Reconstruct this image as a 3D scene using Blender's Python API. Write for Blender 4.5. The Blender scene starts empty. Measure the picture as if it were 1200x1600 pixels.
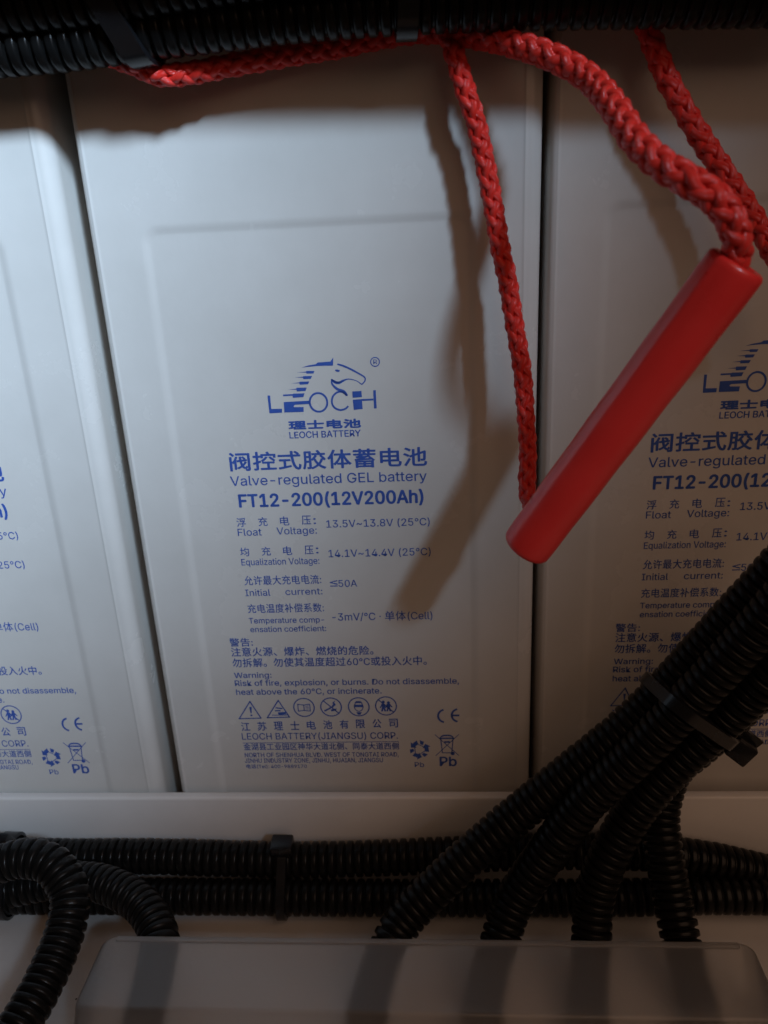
import bpy, bmesh, math, random
import numpy as np
from mathutils import Vector, Matrix

random.seed(7)
SC = bpy.context.scene
COL = SC.collection

# light settings
AMB = 0.024
KEY_LOC, KEY_AIM, KEY_P, KEY_SIZE = (0.55, -0.95, 0.75), (-0.152, 0.0, 0.068), 172.0, 17.2
FILL_LOC, FILL_SIZE, FILL_P = (0.55, -0.85, 0.70), 1.1, 2.8
RIDGE = 0.60

# ---------------------------------------------------------------- camera
RM = [[0.9975928, 0.0520318, -0.0458397], [-0.0252367, -0.3432965, -0.9388880], [-0.0645886, 0.9377847, -0.3411570]]
CAM_AT = Vector((0.0327578, -0.2307616, 0.0451745))
cd = bpy.data.cameras.new('camera')
cam = bpy.data.objects.new('camera', cd)
COL.objects.link(cam)
right, down, fwd = [Vector(r) for r in RM]
m3 = Matrix((right, -down, -fwd)).transposed()
cam.matrix_world = Matrix.Translation(CAM_AT) @ m3.to_4x4()
cd.sensor_fit = 'VERTICAL'
cd.sensor_height = 24.0
cd.lens = 1222.5 / 1600.0 * 24.0
cd.clip_start = 0.005
cd.clip_end = 20.0
cd.dof.use_dof = True
cd.dof.focus_distance = 0.225
cd.dof.aperture_fstop = 12.0
SC.camera = cam

# ---------------------------------------------------------------- light
W = bpy.data.worlds.new('World')
SC.world = W
W.use_nodes = True
bg = W.node_tree.nodes['Background']
bg.inputs[0].default_value = (1.0, 0.68, 0.5, 1)
bg.inputs[1].default_value = AMB
def spot(name, loc, aim, power, col, size, blend, radius):
    l = bpy.data.lights.new(name, 'SPOT')
    l.energy = power; l.color = col
    l.spot_size = math.radians(size); l.spot_blend = blend
    l.shadow_soft_size = radius
    o = bpy.data.objects.new(name, l)
    COL.objects.link(o)
    o.location = loc
    o.rotation_euler = (Vector(aim) - Vector(loc)).to_track_quat('-Z', 'Y').to_euler()
    return o
spot('window_light', KEY_LOC, KEY_AIM, KEY_P, (0.55, 0.76, 1.0), KEY_SIZE, 1.0, 0.105)
fl = bpy.data.lights.new('room_light', 'AREA')
fl.shape = 'SQUARE'; fl.size = FILL_SIZE; fl.energy = FILL_P; fl.color = (1.0, 0.62, 0.42)
fo = bpy.data.objects.new('room_light', fl); COL.objects.link(fo)
fo.location = FILL_LOC
fo.rotation_euler = (Vector((0.02, 0, -0.05)) - Vector(FILL_LOC)).to_track_quat('-Z', 'Y').to_euler()
SC.view_settings.view_transform = 'Standard'
SC.view_settings.look = 'None'
SC.view_settings.exposure = 0.0
SC.view_settings.gamma = 1.0

# ---------------------------------------------------------------- measured outlines and layout (mm)
TOPA = [(-85.2, -22.0, 97.7), (-66.4, -22.0, 97.7), (-43.0, -22.0, 98.4), (-20.0, -22.0, 100.1), (2.5, -22.0, 101.2), (24.4, -21.0, 101.4), (47.6, -21.0, 100.3), (81.8, -21.0, 98.3), (109.8, -21.0, 96.8), (127.9, -21.0, 95.8)]
TOPB = [(-90.4, -17.0, 89.8), (-70.7, -17.0, 90.2), (-54.5, -17.0, 90.6), (-38.3, -17.0, 91.6), (-22.4, -17.0, 92.4), (0.9, -17.0, 93.5), (23.9, -17.0, 93.9), (38.9, -17.0, 93.7), (61.2, -17.0, 93.0), (83.2, -17.0, 92.0), (112.2, -17.0, 90.5), (130.8, -17.0, 89.5)]
HOA = [(-146.4, -18.0, -158.3), (-125.1, -18.0, -158.5), (-101.7, -18.0, -159.3), (-71.5, -18.0, -159.2), (-32.7, -18.0, -160.2), (-10.1, -18.0, -160.3), (12.3, -18.0, -159.4), (34.4, -18.0, -158.2), (66.9, -18.0, -156.4), (99.0, -18.0, -156.8), (120.4, -18.0, -159.5), (142.0, -18.0, -165.4), (161.7, -18.0, -171.2)]
HOB = [(-144.8, -25.5, -170.1), (-77.3, -25.5, -169.6), (-9.8, -25.5, -169.6), (55.5, -25.5, -169.3), (97.9, -25.5, -168.6), (118.7, -25.5, -167.6), (139.3, -25.5, -167.7), (157.8, -25.5, -168.7)]
DA = [(9.3, -72.7, -166.7), (12.4, -60.9, -163.9), (16.5, -53.0, -157.7), (22.0, -47.6, -152.8), (32.0, -42.9, -144.7), (41.1, -39.6, -137.3), (52.1, -35.8, -129.1), (59.4, -34.2, -123.2), (71.5, -32.7, -112.5), (84.5, -31.7, -100.5), (95.3, -30.2, -89.5), (104.9, -30.9, -75.7), (113.6, -32.6, -61.6), (121.6, -34.7, -48.1), (130.0, -37.3, -33.5)]
DB = [(41.9, -71.0, -168.2), (45.5, -59.1, -165.5), (49.5, -51.7, -157.5), (53.8, -46.3, -149.3), (59.8, -43.6, -140.0), (67.7, -41.8, -127.8), (76.4, -40.6, -114.7), (87.1, -40.6, -101.9), (97.0, -40.5, -89.0), (106.0, -41.5, -75.6), (114.3, -42.5, -62.5), (121.7, -44.5, -49.0), (129.2, -46.5, -35.3)]
DC = [(71.8, -69.5, -169.6), (74.5, -59.7, -166.8), (76.5, -51.0, -157.9), (78.3, -45.1, -147.8), (82.3, -41.7, -136.3), (88.5, -38.4, -125.3), (95.1, -36.5, -115.6), (102.8, -35.5, -105.5), (110.6, -35.6, -95.6), (117.8, -37.4, -84.2), (124.0, -40.0, -72.0), (132.6, -42.2, -56.4)]
DD = [(104.4, -67.8, -171.1), (104.1, -58.2, -168.1), (103.4, -48.9, -160.0), (102.4, -40.1, -150.3), (101.2, -33.0, -139.5), (101.4, -27.6, -130.6), (105.2, -23.3, -119.4), (112.4, -22.9, -110.9), (121.1, -23.5, -99.3), (129.5, -24.6, -86.6), (139.4, -25.7, -70.9)]
LE = [(-118.5, -46.7, -141.3), (-108.4, -44.7, -137.8), (-99.3, -43.4, -135.8), (-90.8, -44.2, -136.7), (-85.0, -47.2, -140.3), (-81.7, -51.5, -143.8), (-81.0, -59.7, -148.9), (-82.1, -70.8, -152.9), (-84.1, -81.4, -155.3), (-87.3, -92.0, -157.4)]
LF = [(-111.3, -34.8, -156.8), (-96.3, -33.1, -155.1), (-82.2, -34.9, -153.8), (-70.7, -39.4, -153.7), (-61.7, -45.4, -154.4), (-56.0, -52.0, -155.9), (-53.9, -56.6, -157.2), (-53.2, -66.4, -160.9), (-53.2, -76.0, -163.8)]
ROPE = [(-49.0, -11.1, 90.0, 2.7), (-39.9, -12.8, 86.4, 2.7), (-32.8, -13.4, 83.5, 2.79), (-25.1, -11.7, 83.8, 2.79), (-15.7, -9.4, 85.3, 2.79), (-3.0, -6.8, 87.1, 2.79), (9.9, -4.3, 88.7, 2.79), (22.9, -1.5, 90.9, 2.79), (32.7, -1.7, 91.5, 2.88), (42.2, -7.2, 89.3, 2.97), (52.5, -15.3, 85.5, 3.06), (62.0, -24.0, 80.4, 3.1), (69.5, -31.5, 74.4, 3.1), (72.6, -44.8, 66.7, 3.1), (74.5, -55.1, 59.9, 3.1), (77.7, -63.2, 54.5, 3.1), (82.4, -68.7, 50.5, 3.1), (86.9, -70.1, 47.2, 3.1), (90.4, -69.8, 42.8, 3.05), (92.3, -68.0, 38.7, 3.0), (93.0, -64.4, 33.7, 2.9), (87.5, -59.7, 22.7, 2.8), (77.9, -55.0, 5.4, 2.8), (66.6, -50.7, -14.4, 2.8), (63.6, -42.4, -23.2, 2.7), (59.6, -34.4, -27.0, 2.61), (58.1, -27.1, -24.1, 2.52), (58.6, -22.5, -14.5, 2.52), (58.2, -20.2, -5.2, 2.52), (57.3, -17.9, 7.1, 2.61), (55.3, -15.8, 19.3, 2.61), (53.5, -13.8, 30.8, 2.7), (51.7, -13.2, 38.7, 2.7), (49.3, -11.5, 52.6, 2.7), (46.0, -10.5, 67.8, 2.7), (43.5, -11.2, 75.0, 2.7), (41.2, -9.8, 82.5, 2.7), (39.7, -6.8, 87.8, 2.7), (37.6, -3.8, 93.5, 2.7), (34.5, -1.2, 98.5, 2.7)]
ROPE2 = [(81.9, -4.7, 100.3, 2.88), (85.9, -6.3, 92.3, 2.88), (91.0, -8.1, 80.4, 2.88), (94.0, -8.9, 74.7, 2.88), (98.3, -8.8, 68.3, 2.88), (103.4, -8.9, 61.2, 2.97), (107.8, -9.8, 55.1, 2.97), (113.2, -11.0, 47.7, 2.97), (117.3, -13.2, 40.9, 2.97), (122.2, -17.4, 31.5, 2.97), (127.4, -22.8, 21.5, 2.97)]
GRIP = [(93.4, -65.1, 34.8), (55.6, -48.9, -30.8)]
TEXT = [
('maker', '理士电池', -10.89, 11.02, -11.37, 2.58, 0.05, 'cjk'),
('maker', 'LEOCH BATTERY', -10.97, 10.88, -14.15, 2.0, 0.017, 'lat'),
('title', '阀控式胶体蓄电池', -30.46, 30.74, -24.11, 5.93, 0.017, 'cjk'),
('title', 'Valve-regulated GEL battery', -31.01, 30.61, -28.91, 3.12, 0.005, 'lat'),
('title', 'FT12-200(12V200Ah)', -28.93, 29.22, -36.08, 4.14, 0.035, 'lat'),
('rating', '浮', -30.56, -27.6, -42.78, 3.06, 0.005, 'cjk'),
('rating', '充', -23.51, -20.56, -42.7, 3.05, 0.005, 'cjk'),
('rating', '电', -16.49, -13.56, -42.63, 3.05, 0.005, 'cjk'),
('rating', '压', -9.5, -6.58, -42.55, 3.03, 0.005, 'cjk'),
('rating', ':', -5.74, -5.02, -42.4, 1.95, 0.015, 'cjk'),
('rating', 'Float', -30.56, -22.83, -45.86, 2.42, 0.005, 'lat'),
('rating', 'Voltage:', -17.89, -4.96, -45.7, 2.41, 0.005, 'lat'),
('rating', '13.5V~13.8V (25°C)', -1.73, 31.11, -43.74, 2.45, 0.005, 'lat'),
('rating', '均', -30.54, -27.63, -53.02, 3.05, 0.005, 'cjk'),
('rating', '充', -23.48, -20.57, -52.96, 3.04, 0.005, 'cjk'),
('rating', '电', -16.44, -13.55, -52.9, 3.04, 0.005, 'cjk'),
('rating', '压', -9.43, -6.55, -52.84, 3.03, 0.005, 'cjk'),
('rating', ':', -5.69, -4.97, -52.57, 2.01, 0.015, 'cjk'),
('rating', 'Equalization Voltage:', -30.51, -4.92, -56.25, 2.26, 0.005, 'lat'),
('rating', '14.1V~14.4V (25°C)', -1.75, 31.15, -54.02, 2.52, 0.005, 'lat'),
('rating', '允许最大充电电流:', -30.33, -4.81, -63.42, 3.33, 0.005, 'cjk'),
('rating', 'Initial', -30.43, -22.09, -67.36, 2.34, 0.005, 'lat'),
('rating', 'current:', -17.02, -4.75, -67.23, 2.32, 0.005, 'lat'),
('rating', '≤', -2.06, 0.47, -64.48, 2.3, 0, 'cjk'),
('rating', '50A', 0.78, 6.88, -64.64, 2.42, 0.005, 'lat'),
('rating', '充电温度补偿系数:', -30.27, -4.7, -73.7, 3.31, 0.005, 'cjk'),
('rating', 'Temperature comp-', -30.32, -4.96, -77.56, 2.03, 0.01, 'lat'),
('rating', 'ensation coefficient:', -30.17, -4.51, -80.85, 2.05, 0.01, 'lat'),
('rating', '-3mV/°C · 单体(Cell)', -2.08, 31.14, -77.0, 2.68, 0.005, 'lat'),
('warning', '警告:', -37.86, -29.9, -86.29, 3.19, 0.009, 'cjk'),
('warning', '注意火源、爆炸、燃烧的危险。', -37.73, 10.91, -90.13, 3.45, 0.009, 'cjk'),
('warning', '勿拆解。勿使其温度超过60°C或投入火中。', -37.74, 28.78, -94.38, 3.49, 0.009, 'cjk'),
('warning', 'Warning:', -37.7, -24.72, -98.61, 2.11, 0.013, 'lat'),
('warning', 'Risk of fire, explosion, or burns. Do not disassemble,', -37.81, 39.57, -101.8, 2.2, 0.013, 'lat'),
('warning', 'heat above the 60°C, or incinerate.', -37.75, 12.94, -105.39, 2.23, 0.013, 'lat'),
('address', '江', -37.53, -34.42, -120.29, 3.56, 0.011, 'cjk'),
('address', '苏', -31.63, -28.52, -120.17, 3.55, 0.011, 'cjk'),
('address', '理', -25.74, -22.64, -120.06, 3.55, 0.011, 'cjk'),
('address', '士', -19.87, -16.77, -119.94, 3.54, 0.011, 'cjk'),
('address', '电', -14.01, -10.93, -119.82, 3.53, 0.011, 'cjk'),
('address', '池', -8.18, -5.1, -119.71, 3.53, 0.011, 'cjk'),
('address', '有', -2.36, 0.71, -119.59, 3.52, 0.011, 'cjk'),
('address', '限', 3.44, 6.5, -119.48, 3.52, 0.011, 'cjk'),
('address', '公', 9.23, 12.27, -119.36, 3.51, 0.011, 'cjk'),
('address', '司', 14.99, 18.03, -119.25, 3.51, 0.011, 'cjk'),
('address', 'LEOCH BATTERY(JIANGSU) CORP.', -37.75, 17.86, -123.96, 2.68, 0.005, 'lat'),
('address', '金湖县工业园区神华大道北侧、同泰大道西侧', -37.62, 18.04, -128.49, 2.9, 0.009, 'cjk'),
('address', 'NORTH OF SHENHUA BLVD. WEST OF TONGTAI ROAD,', -37.54, 17.78, -131.5, 1.83, 0.009, 'lat'),
('address', 'JINHU INDUSTRY ZONE, JINHU, HUAIAN, JIANGSU', -37.8, 12.12, -133.91, 1.84, 0.009, 'lat'),
('address', '电话(Tel): 400-9889170', -37.53, -15.47, -136.53, 1.95, 0.009, 'cjk'),
('recycle', 'Pb', 23.43, 26.72, -136.08, 2.06, 0.011, 'lat'),
('recycle', 'Pb', 32.41, 38.26, -135.64, 3.83, 0.027, 'lat')]
EMBLEM_POLYS = [[(-16.6, -0.67), (-15.78, -0.7), (-15.82, -4.82), (-12.53, -4.86), (-12.64, -6.09), (-16.53, -6.14)], [(-11.84, -2.84), (-4.06, -2.68), (-4.03, -3.68), (-8.5, -3.81), (-8.96, -4.16), (-8.84, -4.49), (-5.92, -4.59), (-6.04, -6.06), (-11.92, -6.04)], [(-5.62, 7.3), (-3.64, 7.85), (-1.24, 8.18), (-0.61, 8.64), (3.13, 8.77), (4.09, 9.98), (3.85, 7.57), (-0.86, 7.61), (-3.67, 7.47)], [(-7.14, 5.9), (-4.31, 6.07), (-4.19, 6.28), (-1.78, 6.19), (-2.15, 5.44), (-4.18, 5.48), (-4.33, 5.8)], [(-7.86, 4.46), (-5.38, 4.61), (-5.23, 4.78), (-2.59, 4.72), (-3.08, 3.86), (-5.3, 3.87), (-5.41, 4.3)], [(-9.07, 2.71), (-6.58, 2.94), (-6.49, 3.14), (-3.6, 3.11), (-4.02, 2.28), (-6.5, 2.23), (-6.67, 2.66)], [(-10.23, 0.88), (-7.73, 1.07), (-7.56, 1.35), (-4.48, 1.31), (-4.95, 0.3), (-7.59, 0.22), (-7.68, 0.79)], [(-11.85, -0.55), (-8.86, -0.52), (-8.7, -0.38), (-5.3, -0.39), (-5.74, -1.52), (-8.95, -1.65), (-9.04, -1.01), (-11.89, -1.05)], [(9.12, -0.37), (11.84, -0.26), (11.9, -2.17), (9.11, -2.29)], [(9.11, -2.85), (11.87, -2.77), (11.92, -5.77), (9.21, -5.97)], [(11.87, -2.74), (15.33, -2.72), (15.3, -3.28), (11.84, -3.31)], [(15.38, -0.24), (16.15, -0.2), (16.16, -5.74), (15.35, -5.78)], [(4.36, 6.34), (5.16, 6.35), (5.84, 6.05), (5.57, 5.64), (4.87, 5.67), (4.41, 6.03)], [(3.06, 3.71), (4.75, 2.74), (6.7, 3.02), (7.24, 3.28), (5.06, 2.1), (3.96, 2.49), (3.42, 2.86)]]
EMBLEM_STROKES = [([(5.17, 7.94), (6.8, 7.4), (8.83, 6.42), (10.85, 5.24), (12.9, 3.88), (13.13, 2.86), (12.23, 1.77), (11.81, 1.85), (10.77, 2.66), (9.34, 3.2), (7.95, 3.39), (6.52, 2.95), (5.25, 2.37), (3.87, 2.7), (3.12, 3.57)], [0.46, 0.54, 0.54, 0.5, 0.42, 0.35, 0.35, 0.31, 0.23, 0.27, 0.35, 0.62, 0.77, 0.69, 0.39]), ([(3.12, 3.57), (3.23, 2.09), (4.6, 0.56), (6.48, -0.35), (7.57, -1.59)], [0.39, 0.54, 0.77, 1.0, 0.46]), ([(7.62, -4.73), (6.76, -5.49), (5.24, -5.87), (3.85, -5.39), (2.93, -4.28), (2.78, -2.85), (3.34, -1.44), (4.53, -0.49), (5.6, -0.32), (6.64, -0.67), (7.36, -1.51)], [0.54, 0.58, 0.58, 0.58, 0.58, 0.58, 0.58, 0.54, 0.5, 0.62, 0.54])]
EMBLEM_RINGS = [((-1.3, -3.31), 2.66, 2.84, 0.6), ((16.36, 8.18), 1.3100000000000023, 1.3000000000000007, 0.28)]
REG = (15.84, 16.93, 7.54, 1.32)
SYM = {'tri': [[(-33.33, -108.14), (-30.1, -115.01), (-37.88, -115.2)], [(-23.29, -107.82), (-19.91, -114.67), (-27.81, -114.86)]], 'circ': [((-14.46, -110.78), 3.68), ((-4.95, -110.71), 3.68), ((4.73, -110.72), 3.68), ((14.24, -110.48), 3.68)], 'ce': [(34.55, -114.76), (39.26, -114.55)], 'rec': (25.27, -128.59), 'bin': (35.06, -126.77), 'line': [(-37.63, -125.43), (18.01, -125.21)], 'k': 0.0739, 'kz': 0.0877}
TIE_TL = (-37.04, -17.0, 91.64)
TIE_TR = (30.18, -17.0, 93.76)
TIE_H = (-22.43, -18.0, -159.54)
TIE_L = (-121.63, -18.0, -157.93)
TIE_D = (99.68, -39.79, -87.4)

# letter outlines: advance, vertices, triangles in 1/1000 em
GLYPHS = {
'(':(273,[89,207,90,244,94,283,101,324,109,364,119,403,132,441,145,477,160,510,177,539,236,539,219,503,204,466,191,428,179,390,169,351,161,313,156,276,152,241,151,207,152,176,155,145,160,115,167,83,177,50,188,16,202,-19,218,-57,236,-96,177,-96,150,-46,128,4,111,55,99,106,92,156],[8,10,9,8,11,10,7,11,8,7,12,11,6,12,7,6,13,12,5,13,6,5,14,13,4,14,5,4,15,14,3,15,4,3,16,15,2,16,3,2,17,16,1,17,2,1,18,17,0,18,1,0,19,18,34,19,0,34,20,19,34,21,20,33,21,34,33,22,21,33,23,22,32,23,33,32,24,23,31,24,32,31,25,24,31,26,25,30,26,31,30,27,26,29,27,30,29,28,27]),
')':(273,[37,-96,56,-56,72,-18,86,18,97,52,106,85,113,116,118,147,121,177,122,207,121,241,117,276,112,313,104,351,94,390,82,428,69,466,54,503,37,539,97,539,113,510,128,477,142,441,154,403,164,364,173,323,179,283,183,244,184,207,182,156,174,104,161,53,144,3,123,-47,97,-96],[17,19,18,17,20,19,17,21,20,16,21,17,16,22,21,15,22,16,15,23,22,14,23,15,14,24,23,13,24,14,13,25,24,12,25,13,12,26,25,11,26,12,11,27,26,10,27,11,10,28,27,9,28,10,8,28,9,8,29,28,7,29,8,7,30,29,6,30,7,5,30,6,5,31,30,4,31,5,4,32,31,3,32,4,2,32,3,2,33,32,1,33,2,1,34,33,0,34,1]),
',':(188,[38,-119,68,71,137,71,84,-119],[0,2,1,0,3,2]),
'-':(453,[337,244,337,188,114,188,114,244],[2,0,3,2,1,0]),
'.':(188,[95,-4,83,-3,73,1,63,9,55,18,51,29,50,41,51,53,55,64,63,73,73,81,83,85,95,87,107,85,118,81,128,73,135,64,140,53,141,41,140,29,135,18,128,9,118,1,107,-3],[11,13,12,10,13,11,10,14,13,10,15,14,9,15,10,8,15,9,8,16,15,7,16,8,7,17,16,6,17,7,6,18,17,5,18,6,5,19,18,4,19,5,4,20,19,3,20,4,3,21,20,2,21,3,2,22,21,1,22,2,1,23,22,0,23,1]),
'/':(249,[235,533,71,-76,14,-76,178,533],[2,0,3,2,1,0]),
'0':(453,[227,-7,191,-3,158,7,130,24,105,48,85,77,69,113,57,155,50,202,48,254,50,306,57,353,69,395,85,431,106,461,130,484,159,502,191,512,227,516,262,512,295,502,323,484,348,461,368,431,384,395,396,353,403,306,405,254,403,202,396,155,384,113,368,77,348,48,323,24,295,7,263,-3,227,50,250,52,271,60,290,74,306,92,320,116,330,144,338,176,342,213,344,254,342,295,338,332,330,365,320,393,306,416,290,435,271,449,250,457,227,460,203,457,182,449,163,435,147,416,134,393,123,365,115,332,111,295,109,254,111,213,115,176,123,144,134,116,147,92,163,74,182,60,203,52],[17,19,18,16,19,17,16,20,19,15,20,16,15,21,20,14,21,15,14,22,21,14,54,22,54,53,22,53,23,22,13,55,14,55,54,14,13,56,55,52,23,53,13,57,56,51,23,52,13,58,57,50,23,51,50,24,23,12,58,13,12,59,58,49,24,50,11,59,12,49,25,24,11,60,59,48,25,49,11,61,60,47,25,48,10,61,11,47,26,25,10,62,61,46,26,47,9,62,10,46,27,26,9,63,62,45,27,46,8,63,9,8,64,63,44,27,45,44,28,27,8,65,64,43,28,44,7,65,8,43,29,28,7,66,65,42,29,43,6,66,7,42,30,29,6,67,66,41,30,42,40,30,41,6,68,67,5,68,6,40,31,30,5,69,68,39,31,40,39,32,31,4,69,5,4,70,69,38,32,39,4,71,70,37,32,38,36,32,37,4,36,71,4,32,36,4,33,32,3,33,4,2,33,3,2,34,33,2,35,34,1,35,2,1,0,35]),
'1':(453,[76,0,76,55,391,55,391,0,276,509,276,0,212,0,212,448,209,448,86,358,86,427,198,509],[10,4,11,10,8,4,8,7,4,7,5,4,10,9,8,6,5,7,0,2,1,0,3,2]),
'2':(453,[64,0,64,47,234,229,252,248,268,266,282,282,294,298,303,312,311,327,316,341,319,356,320,371,319,389,315,405,308,419,298,431,287,441,273,449,258,455,241,458,224,460,205,458,188,454,172,447,159,438,148,427,139,413,132,398,128,381,127,362,66,362,68,391,75,418,86,442,102,464,121,482,143,496,168,507,196,513,225,516,254,513,281,507,306,497,328,482,346,465,361,445,372,423,379,398,381,372,380,354,377,336,371,318,363,299,351,280,336,259,317,235,294,209,267,180,153,60,153,57,389,57,389,0],[38,40,39,38,41,40,37,41,38,37,42,41,36,42,37,36,43,42,35,43,36,35,44,43,34,44,35,34,20,44,20,19,44,19,45,44,33,21,34,21,20,34,18,45,19,33,22,21,17,45,18,33,23,22,16,45,17,33,24,23,16,46,45,32,24,33,15,46,16,32,25,24,14,46,15,32,26,25,14,47,46,13,47,14,31,26,32,31,27,26,12,47,13,12,48,47,31,28,27,30,28,31,11,48,12,30,29,28,11,49,48,10,49,11,9,49,10,9,50,49,8,50,9,8,51,50,7,51,8,7,52,51,6,52,7,6,53,52,5,53,6,4,53,5,4,54,53,3,54,4,3,55,54,2,55,3,2,56,55,1,56,2,1,57,56,1,58,57,1,59,58,1,60,59,1,61,60,0,61,1]),
'3':(453,[218,-7,188,-5,159,1,133,10,108,22,88,38,70,57,57,79,48,104,44,132,109,132,112,115,118,100,126,87,137,76,150,66,165,59,182,54,200,51,219,50,239,51,258,55,275,61,291,69,304,80,315,93,323,108,328,125,329,145,328,163,323,180,316,196,306,211,292,223,275,234,254,241,229,246,201,248,157,248,157,299,288,448,288,452,70,452,70,509,372,509,372,461,211,278,211,289,247,290,279,286,308,276,333,262,354,244,371,222,383,198,391,173,393,145,390,116,383,90,370,66,354,45,333,27,309,12,281,2,251,-5],[42,44,43,42,45,44,42,41,45,41,40,45,40,46,45,39,47,40,47,46,40,38,47,39,47,49,48,38,49,47,38,50,49,38,51,50,38,37,51,37,52,51,36,52,37,35,52,36,35,53,52,34,53,35,33,53,34,32,53,33,32,54,53,31,54,32,31,55,54,30,55,31,29,55,30,29,56,55,28,56,29,27,56,28,27,57,56,8,10,9,8,11,10,26,57,27,26,58,57,8,12,11,25,58,26,7,12,8,7,13,12,24,58,25,24,59,58,7,14,13,23,59,24,6,14,7,6,15,14,22,59,23,6,16,15,22,60,59,21,60,22,6,17,16,5,17,6,20,60,21,5,18,17,19,60,20,5,19,18,5,60,19,5,61,60,4,61,5,4,62,61,3,62,4,3,63,62,2,63,3,2,64,63,1,64,2,1,0,64]),
'4':(453,[40,105,40,158,247,509,311,509,109,166,109,163,413,163,413,105,282,0,282,121,282,146,282,318,343,318,343,0],[1,3,2,1,4,3,10,12,11,10,13,12,1,5,4,1,6,5,1,10,6,10,7,6,0,10,1,0,9,10,13,7,10,0,8,9,8,7,0,8,13,7]),
'5':(453,[221,-7,192,-5,165,1,140,11,118,25,99,41,83,60,71,82,63,105,60,130,122,130,125,115,130,102,138,89,148,78,160,68,173,60,188,54,204,51,221,50,241,51,259,56,276,64,291,75,304,89,314,104,322,122,326,141,328,162,326,183,321,203,314,221,303,237,290,251,275,262,257,270,238,275,218,277,201,276,184,273,167,268,152,262,139,255,128,246,67,253,96,509,366,509,366,452,151,452,134,301,136,301,148,311,162,318,178,325,194,330,212,333,229,334,252,332,274,328,294,321,313,311,330,299,345,285,358,269,370,251,379,231,386,210,390,187,391,163,388,132,381,102,369,76,352,52,332,32,309,15,282,3,253,-4],[44,48,45,48,46,45,48,47,46,44,49,48,55,57,56,54,57,55,54,58,57,53,58,54,53,59,58,52,59,53,52,60,59,51,60,52,51,61,60,50,61,51,44,50,49,44,61,50,44,39,61,39,38,61,38,62,61,38,37,62,37,63,62,36,63,37,35,63,36,44,40,39,34,63,35,34,64,63,44,41,40,44,42,41,33,64,34,44,43,42,33,65,64,32,65,33,31,65,32,31,66,65,30,66,31,30,67,66,29,67,30,29,68,67,28,68,29,28,69,68,27,69,28,26,69,27,26,70,69,8,10,9,8,11,10,25,70,26,8,12,11,7,12,8,24,70,25,24,71,70,7,13,12,7,14,13,23,71,24,6,14,7,6,15,14,23,72,71,22,72,23,6,16,15,21,72,22,6,17,16,5,17,6,20,72,21,5,18,17,20,73,72,19,73,20,5,19,18,5,73,19,4,73,5,4,74,73,3,74,4,3,75,74,2,75,3,2,76,75,1,76,2,1,0,76]),
'6':(453,[226,-7,196,-4,168,3,142,15,119,31,100,51,84,74,73,101,66,130,64,162,65,187,71,212,80,239,93,268,112,302,137,340,252,509,322,509,151,261,145,261,151,270,157,279,165,288,174,295,184,302,196,307,208,311,221,313,235,314,265,312,291,305,316,295,337,280,355,262,370,240,380,215,387,187,389,157,387,127,379,98,368,73,352,50,333,30,310,14,284,3,257,-4,226,48,245,50,263,55,279,63,293,73,304,86,314,101,322,119,326,137,327,157,326,178,322,196,314,213,304,228,293,241,279,251,263,259,245,264,226,265,207,264,190,259,174,252,160,241,148,229,138,214,131,197,126,179,125,158,126,138,131,119,138,102,148,86,160,73,174,63,190,55,207,50],[15,17,16,15,23,17,23,18,17,14,23,15,27,29,28,26,29,27,26,30,29,25,30,26,24,30,25,24,31,30,13,23,14,23,31,24,13,22,23,18,31,23,18,32,31,13,21,22,18,64,32,64,33,32,13,20,21,13,19,20,12,19,13,18,65,64,63,33,64,18,66,65,62,33,63,62,34,33,12,18,19,12,66,18,12,67,66,61,34,62,12,68,67,60,34,61,12,69,68,59,34,60,59,35,34,11,69,12,11,70,69,58,35,59,58,36,35,11,71,70,57,36,58,10,71,11,10,72,71,56,36,57,56,37,36,9,72,10,9,73,72,55,37,56,8,73,9,8,74,73,54,37,55,54,38,37,8,75,74,53,38,54,7,75,8,53,39,38,7,76,75,52,39,53,7,77,76,51,39,52,6,77,7,51,40,39,6,78,77,50,40,51,5,78,6,5,79,78,49,40,50,49,41,40,5,80,79,48,41,49,5,81,80,47,41,48,4,81,5,4,46,81,46,41,47,46,42,41,4,42,46,3,42,4,3,43,42,2,43,3,2,44,43,1,44,2,1,45,44,0,45,1]),
'7':(453,[97,0,323,448,323,452,62,452,62,509,391,509,391,449,165,0],[3,5,4,3,2,5,2,6,5,1,6,2,1,7,6,0,7,1]),
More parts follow.
